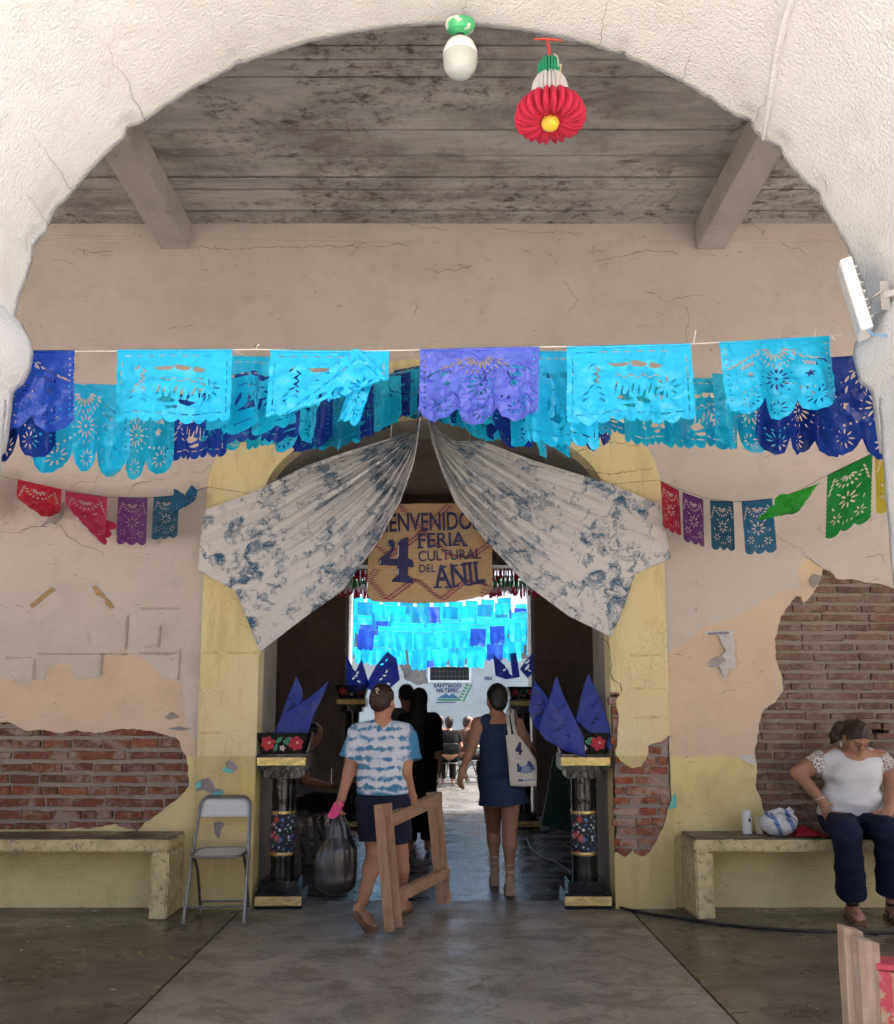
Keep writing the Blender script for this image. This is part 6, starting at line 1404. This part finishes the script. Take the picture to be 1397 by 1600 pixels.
# tote bag on her shoulder
YB = Y2 - .19; tb_ = thing('tote_bag', 'cream canvas tote bag printed with a navy 4, on the walker in the navy dress', 'bag', W(815, 1228, YB)); OT = Vector(tb_.location)
TP_ = [(790, 1149), (801, 1147), (812, 1150), (826, 1168), (838, 1188), (839, 1205), (838, 1228), (818, 1229), (797, 1228), (794, 1190)]
V, F = tri_region([[W2(x, y, YB) for x, y in TP_]], [], .02); cx_, cz_ = W2(814, 1195, YB); v = []; n = len(V); bd = set(a for e in border(F) for a in e)
for sgn in (-1, 1):
    for i, (x, z) in enumerate(V): t_ = 0 if i in bd else max(0, 1 - ((x - cx_) / .13) ** 2) * max(0, 1 - ((z - cz_) / .24) ** 2); v.append(Vector((x, YB + sgn * (.006 + .035 * t_) + .008 * noise.noise((x * 14, z * 9, 2)), z)) - OT)
f = [tuple(map(int, q_)) for q_ in F] + [tuple(int(i) + n for i in q_[::-1]) for q_ in F] + [(b_, a, a + n, b_ + n) for a, b_ in border(F)]
def m_tote():
    t = NT('cream_canvas'); co = t.coord('Object'); return t.done(t.mix(t.noise(co, 7, 4), (.56, .52, .46), (.66, .62, .56)), .9, t.bump(t.noise(co, 16, 4, .6, .6), .35, .015), spec=.1)
CANV = m_tote(); mesh('bag_body', v, f, CANV, tb_, True)
def strap(px, dy):
    P_ = [W(x, y, Y_) - OT for x, y, Y_ in px]; vv = []
    for i, p_ in enumerate(P_): vv += [p_ + Vector((-.013, 0, 0)), p_ + Vector((.013, 0, 0))]
    o = mesh('strap', vv, [(2*i, 2*i+1, 2*i+3, 2*i+2) for i in range(len(P_) - 1)], CANV, tb_); md = o.modifiers.new('t', 'SOLIDIFY'); md.thickness = .005
strap([(797, 1152, YB - .012), (795, 1135, YB + .01), (793, 1118, Y2 - .085), (794, 1108, Y2 - .04), (797, 1106, Y2 + .03), (800, 1116, Y2 + .10)], 0); strap([(806, 1150, YB - .012), (803, 1135, YB + .01), (800, 1117, Y2 - .085), (801, 1109, Y2 - .03), (803, 1109, Y2 + .03), (806, 1120, Y2 + .10)], 0)
def onbag(px, nm, m_, d=.0465):
    V, F = tri_region([[W2(x, y, YB) for x, y in px]], [], .012); vv = []
    for x, z in V: t_ = max(0, 1 - ((x - cx_) / .13) ** 2) * max(0, 1 - ((z - cz_) / .24) ** 2); vv.append(Vector((x, YB - (.006 + .035 * t_) - .0045 + .008 * noise.noise((x * 14, z * 9, 2)), z)) - OT)
    mesh(nm, vv, [tuple(map(int, q_)) for q_ in F], m_, tb_)
onbag([(811, 1159), (814, 1160), (814, 1171), (816, 1172), (816, 1175), (814, 1175), (814, 1178), (816, 1179), (808, 1179), (810, 1177), (810, 1175), (804, 1174), (805, 1170), (808, 1165)], 'printed_numeral', NAVY)
PB_ = simple('print_blue', (.05, .08, .22), .8, .5, 40, 0); PG_ = simple('print_pale_blue', (.26, .31, .42), .8, .4, 40, 0)
for px in ([(807, 1193), (811, 1192), (811, 1197), (815, 1196), (816, 1205), (808, 1206)], [(824, 1188), (829, 1190), (833, 1196), (836, 1203), (826, 1202), (822, 1196)], [(814, 1198), (822, 1194), (829, 1199), (834, 1206), (820, 1208), (812, 1207)]): onbag(px, 'printed_motif', PB_ if px[0][0] != 814 else PG_)
onbag([(809, 1217), (817, 1217), (817, 1220.5), (809, 1220.5)], 'printed_mark', PB_); onbag([(819, 1217.5), (835, 1216.5), (835, 1219), (819, 1220)], 'printed_mark', PG_)

# ---------------------------------------------------------------- seated woman in the white blouse
w3 = thing('person', 'woman in white lace-sleeved blouse and navy trousers sitting on the bench, looking down', 'person', (W(1330, 1290, 6.5).x, 6.5, .54)); S = Sdf(.006)
FW = (.12, -.80, -.72); hc = W(1337, 1152, 6.37); P, M = head(S, hc, FW, (0, 0, 1), 1.03)
S.cap(W(1334, 1165, 6.45), W(1331, 1184, 6.49), .058, .066, .03); sa, sb_ = W(1288, 1187, 6.50), W(1373, 1186, 6.49)
S.cap(W(1315, 1182, 6.5), sa, .068, .066, .04); S.cap(W(1347, 1182, 6.5), sb_, .068, .066, .04); S.ell(W(1331, 1205, 6.47), (.19, .135, .16), .06); S.ell(W(1331, 1250, 6.47), (.195, .15, .15), .06); S.ell((W(1331, 1280, 6.5).x, 6.52, .66), (.21, .16, .12), .06)
ea, wa = W(1247, 1208, 6.50), W(1283, 1250, 6.40); S.chain([sa, W(1266, 1198, 6.51), ea, wa], [.062, .062, .050, .032], .02); hand(S, wa, W(1292, 1270, 6.38) - wa, (.5, .8, 0), 1, .35, 1.0)
eb, wb = W(1395, 1226, 6.40), W(1388, 1266, 6.26); S.chain([sb_, W(1388, 1205, 6.46), eb, wb], [.062, .060, .049, .033], .02); hand(S, wb, W(1380, 1284, 6.16) - wb, (-.5, .2, -.7), -1, 1.05, 1.05)
ka, aa = W(1322, 1300, 6.10), W(1331, 1398, 6.36); kb, ab = W(1387, 1298, 6.10), W(1393, 1392, 6.36)
for hx, kn, an in ((-.09, ka, aa), (.09, kb, ab)):
    S.chain([(w3.location.x + hx, 6.50, .64), kn], [.10, .07], .03); S.chain([kn, kn.lerp(an, .35) + Vector((0, .02, 0)), an], [.064, .064, .036], .02)
    he = Vector((an.x, an.y + .03, .058)); to = Vector((an.x - .02, an.y - .13, .045)); S.chain([an, he], [.036, .032], .02); S.chain([he, he.lerp(to, .65) + Vector((0, 0, .012)), to], [.031, .034, .030], .02)
    for i in range(5): b0 = to + Vector((-.030 + .0145 * i, -.004 + .006 * abs(i - 1), 0)); S.cap(b0, b0 + Vector((0, -.034 + .004 * i, -.014)), .010, .0085, .003)
skin('body', S, SK3, w3)
r_, f_, u_ = fr3(FW); PH = lambda x, y, z: hc + (r_ * x + f_ * y + u_ * z) * 1.03; L3 = Vector(w3.location)
H = Sdf(.005); H.ell(PH(0, -.008, .024), (.0835, .103, .101), .02, M); H.ell(PH(0, -.055, -.02), (.076, .058, .075), .03, M)
H.cut(PH(0, .074, .058), f_ * .80 - u_ * .60); skin('hair', H, HG, w3, folds(.0017, 150, 40, 1))
H = Sdf(.006); H.chain([PH(0, -.09, .02), PH(.06, -.085, .0), PH(.095, -.07, -.04), PH(.10, -.06, -.10)], [.046, .048, .040, .020], .03); skin('ponytail', H, HG, w3, folds(.003, 110, 50, 2))
EYE = simple('dark_lash', (.03, .018, .014), .6, .1, 10, 0); LIP = simple('lip', (.30, .085, .075), .45, .1, 20, 0)
for s in (-1, 1):
    B().tube([PH(s * .014, .0885, .004) - L3, PH(s * .031, .0915, .0015) - L3, PH(s * .047, .083, .005) - L3], .0022, 6).obj('eyelid', EYE, w3, True)
    B().tube([PH(s * .014, .100, .030) - L3, PH(s * .032, .096, .037) - L3, PH(s * .052, .080, .032) - L3], [.0025, .003, .0018], 6).obj('eyebrow', EYE, w3, True)
    B().lathe([(.001, .02), (.006, .0), (.007, -.012), (.003, -.02)], 10, tuple(PH(s * .083, -.002, -.062) - L3)).obj('earring', simple('pearl', (.75, .70, .60), .3, .05, 9, 0), w3, True)
    B().tube([PH(s * .020, .101, -.005) - L3, PH(s * .034, .104, -.018) - L3, PH(s * .052, .092, -.010) - L3, PH(s * .050, .094, .004) - L3], .0014, 6).obj('spectacle_rim', CHROME, w3, True)
B().tube([PH(-.022, .094, -.062) - L3, PH(0, .102, -.062) - L3, PH(.022, .094, -.062) - L3], [.002, .0045, .002], 6).obj('mouth', LIP, w3, True)
WB = NT('white_blouse_cotton'); co_ = WB.coord('Object'); xs = WB.sep(co_)[0]
WB.done(WB.mix(WB.noise(co_, 6, 3), (.66, .67, .70), (.72, .73, .75)), .9, WB.bump(WB.math('ADD', WB.noise(co_, 9, 3, .5, .9), WB.math('MULTIPLY', WB.noise(co_, 200, 2), .06)), .3, .02), spec=.1)
T = Sdf(.006); T.cap(W(1305, 1186, 6.5), W(1290, 1190, 6.50), .080, .076, .04); T.cap(W(1357, 1186, 6.5), W(1372, 1190, 6.49), .080, .076, .04); T.ell(W(1331, 1208, 6.47), (.205, .155, .165), .06); T.ell(W(1322, 1215, 6.36), (.085, .06, .075), .05); T.ell(W(1352, 1216, 6.36), (.085, .06, .075), .05)
T.ell(W(1331, 1248, 6.46), (.215, .175, .14), .05); T.ell((L3.x, 6.50, .70), (.225, .175, .12), .05); T.cut((0, 0, W(1330, 1277, 6.35).z), (0, 0, -1)); T.ell(W(1334, 1168, 6.42), (.092, .17, .098), .012, None, True)
skin('blouse', T, MATS['white_blouse_cotton'], w3, folds(.0045, 13, 24, .4))
LACE = NT('white_lace'); co_ = LACE.coord('Object'); LACE.done(LACE.mix(LACE.ramp(LACE.vor(co_, 48, 'DISTANCE_TO_EDGE'), [(.10, 0.0), (.16, 1.0)]), (.70, .71, .73), (.33, .22, .17)), .9, LACE.bump(LACE.vor(co_, 48, 'DISTANCE_TO_EDGE'), .5, .01))
for s_, e_ in ((sa, W(1268, 1199, 6.505)), (sb_, W(1386, 1205, 6.465))):
    T = Sdf(.006); T.cyl(s_ + (s_ - e_) * .1, e_, .076, .082, .01); skin('lace_sleeve', T, MATS['white_lace'], w3, folds(.003, 60, 60))
T = Sdf(.007); J = m_cloth('dark_denim', (.016, .021, .045), .25, .35); T.ell((L3.x, 6.52, .655), (.215, .17, .115), .05)
for hx, kn, an in ((-.09, ka, aa), (.09, kb, ab)): T.chain([(L3.x + hx, 6.48, .645), kn], [.115, .092], .05); T.cyl(kn, kn.lerp(an, .97), .084, .100, .05)
T.cut((0, 0, W(1330, 1268, 6.4).z), (0, 0, 1)); skin('trousers', T, J, w3, folds(.004, 24, 22, 2))
d = (W(1292, 1270, 6.38) - wa).normalized(); rr = d.orthogonal().normalized(); r2 = d.cross(rr); B().tube([wa - d * .012 + (rr * math.cos(a) + r2 * math.sin(a)) * .036 - L3 for a in [2 * math.pi * i / 16 for i in range(17)]], .004, 6, False).obj('bracelet', simple('ivory_bracelet', (.70, .64, .52), .4), w3, True)
for an in (aa, ab):
    B().bar(Vector((an.x + .005, an.y + .075, .014)) - L3, Vector((an.x - .025, an.y - .175, .012)) - L3, .080, .024).obj('sandal', SANDAL, w3, True, .008)
    for yo, zz in ((-.07, .085), (-.115, .072)): B().tube([Vector((an.x - .055, an.y + yo, .026)) - L3, Vector((an.x - .035, an.y + yo, zz * .95)) - L3, Vector((an.x - .012, an.y + yo, zz)) - L3, Vector((an.x + .012, an.y + yo, zz * .9)) - L3, Vector((an.x + .030, an.y + yo, .026)) - L3], .007, 6).obj('sandal_strap', simple('pink_leather', (.42, .26, .22), .6), w3, True)
    B().lathe([(.040, .095), (.043, .102), (.040, .109)], 16, (an.x - L3.x, an.y - L3.y, -L3.z)).obj('ankle_strap', EYE, w3, True)

# ---------------------------------------------------------------- people in the hall and the courtyard
def seated(label, loc, rz, cloth, leg, hair, res=.012, lean=.0, group=None, long_hair=False):
    root = thing('person', label, 'person', (0, 0, 0), 0, group); S = Sdf(res); hc = Vector((0, .02 + lean, 1.20)); P, M = head(S, hc, (0, .9, -.35 - lean), (0, 0, 1), 1.0)
    S.cap((0, .0 + lean * .8, 1.10), (0, -.02 + lean * .6, 1.02), .05, .06, .03); S.ell((0, -.03 + lean * .4, .88), (.16, .11, .17), .05); S.ell((0, -.03, .62), (.17, .14, .14), .06)
    for s in (-1, 1):
        S.chain([(s * .17, -.02 + lean * .6, 1.0), (s * .22, .02, .76), (s * .10, .24, .70)], [.052, .042, .028], .02); hand(S, (s * .10, .24, .70), (-s * .3, .9, .1), (0, 0, -1), s, .6)
        S.chain([(s * .09, -.02, .53), (s * .10, .40, .52), (s * .10, .36, .09)], [.09, .06, .035], .03); S.chain([(s * .10, .34, .04), (s * .10, .50, .03)], [.032, .028], .02)
    skin('body', S, SK2, root)
    T = Sdf(res); T.ell((0, -.03 + lean * .4, .88), (.178, .13, .19), .05); T.ell((0, -.03, .68), (.185, .155, .17), .05); T.cap((-.16, -.02 + lean * .6, .995), (.16, -.02 + lean * .6, .995), .065, .065, .03)
    for s in (-1, 1): T.cyl((s * .17, -.02 + lean * .6, 1.0), (s * .205, .005, .84), .066, .06, .02)
    skin('shirt', T, cloth, root, folds(.004, 25, 18)); T = Sdf(res)
    for s in (-1, 1): T.chain([(s * .09, -.02, .54), (s * .10, .40, .525)], [.105, .078], .03); T.cyl((s * .10, .40, .525), (s * .10, .365, .12), .074, .062, .03)
    skin('trousers', T, leg, root); H = Sdf(res); H.ell(hc + Vector((0, -.025, .03)), (.086, .098, .095), .02); H.ell(hc + Vector((0, -.075, -.03)), (.07, .05, .08), .03)
    if long_hair: H.cap(hc + Vector((0, -.09, -.03)), hc + Vector((0, -.12, -.30)), .06, .05, .04)
    skin('hair', H, hair, root); root.location = loc; root.rotation_euler = (0, 0, rz); return root
GREYS = m_cloth('grey_jersey', (.14, .135, .135)); BLK = m_cloth('black_cloth', (.010, .010, .011)); DKR = m_cloth('dark_red_jersey', (.20, .02, .025)); BRN = m_cloth('brown_jersey', (.10, .05, .035)); WHS = m_cloth('white_jersey', (.50, .50, .52)); BLS = m_cloth('dusty_blue_jersey', (.08, .11, .16))
hb.location = (-1.42, 8.9, 0)
seated('person in grey top bent over a phone on the hall bench behind the left bowl', (-1.42, 9.1, -.02), R(-75), GREYS, BLK, HK, .010, .10)
B_ph = thing('phone', 'dark phone held by the person in grey on the hall bench', 'phone', (-1.12, 9.16, .70)); bb = B(); bb.box((-.006, -.04, 0), (.004, .04, .15)); bb.obj('case', simple('phone_black', (.01, .01, .012), .2), B_ph, bevel=.003)
def standing(label, loc, rz, cloth, leg, hair, hgt, long_hair=True, res=.012, robe=False):
    root = thing('person', label, 'person', (0, 0, 0)); S = Sdf(res); k = hgt / 1.65; hc = Vector((0, 0, 1.52 * k)); P, M = head(S, hc, (0, 1, -.1), (0, 0, 1), 1.0)
    S.cap((0, 0, 1.42 * k), (0, 0, 1.34 * k), .05, .06, .03); S.ell((0, 0, 1.2 * k), (.155, .105, .17), .05); S.ell((0, 0, .95 * k), (.165, .115, .15), .05)
    for s in (-1, 1):
        S.chain([(s * .165, 0, 1.33 * k), (s * .20, .0, 1.06 * k), (s * .20, .06, .84 * k)], [.05, .04, .027], .02); hand(S, (s * .20, .06, .84 * k), (0, .1, -1), (-s, 0, 0), 1, .4)
        S.chain([(s * .085, 0, .88 * k), (s * .09, .02, .47 * k), (s * .09, -.01, .09)], [.088, .055, .035], .03); S.chain([(s * .09, -.02, .045), (s * .09, .15, .03)], [.033, .026], .02)
    skin('body', S, SK2, root); T = Sdf(res); T.ell((0, 0, 1.2 * k), (.172, .125, .19), .05); T.cap((-.15, 0, 1.33 * k), (.15, 0, 1.33 * k), .062, .062, .03); T.cyl((0, 0, 1.15 * k), (0, 0, (.35 if robe else .86) * k), .150, .20 if robe else .165, .05)
    for s in (-1, 1): T.cyl((s * .165, 0, 1.33 * k), (s * .20, .0, (1.0 if robe else 1.12) * k), .066, .058, .02)
    skin('top', T, cloth, root, folds(.004, 25, 14)); T = Sdf(res)
    for s in (-1, 1): T.cyl((s * .085, 0, .92 * k), (s * .09, 0, .12), .108, .07, .05)
    skin('trousers', T, leg, root); H = Sdf(res); H.ell(hc + Vector((0, -.02, .03)), (.088, .10, .096), .02)
    if long_hair: H.chain([hc + Vector((0, -.06, -.02)), hc + Vector((0, -.10, -.22)), hc + Vector((0, -.10, -.50))], [.085, .10, .07], .04)
    skin('hair', H, hair, root); root.location = loc; root.rotation_euler = (0, 0, rz); return root
p = W(634, 1200, 9.9); standing('person in grey shirt with dark hair standing in the hall, partly behind the tie-dyed shirt', (p.x, 9.9, 0), .2, GREYS, BLK, HK, 1.72, False)
p = W(655, 1200, 9.35); standing('person in long black clothes with waist-length black hair in the hall', (p.x, 9.35, 0), -.1, BLK, BLK, HK, 1.66, True, robe=True)
for i, (x, Y_, c_, h_, lab) in enumerate(((650, 17.6, DKR, HK, 'seated person in dark red seen from behind in the courtyard'), (668, 20.2, WHS, HB, 'seated person in white farther back in the courtyard'), (702, 17.4, BLK, HK, 'seated person in black seen from behind in the courtyard'), (688, 19.2, BRN, HB, 'seated person in brown between the black and red ones in the courtyard'), (728, 18.4, BRN, HB, 'seated person in brown nearest the navy dress in the courtyard'), (643, 21.6, BLS, HK, 'seated person in dusty blue, farthest in the courtyard'))):
    p = W(x, 1150, Y_); seated(lab, (p.x, Y_, 0), R((10, -15, 5, 20, -60, 0)[i]), c_, BLK, h_, .018, .04)
    chair(lab.replace('seated person', 'black folding chair under the person').replace(' seen from behind', '').replace(' between the black and red ones', ''), (p.x, Y_ - .02, 0), R(180) + R((10, -15, 5, 20, -60, 0)[i]), 'black folding chairs in the courtyard', DK, DKP)
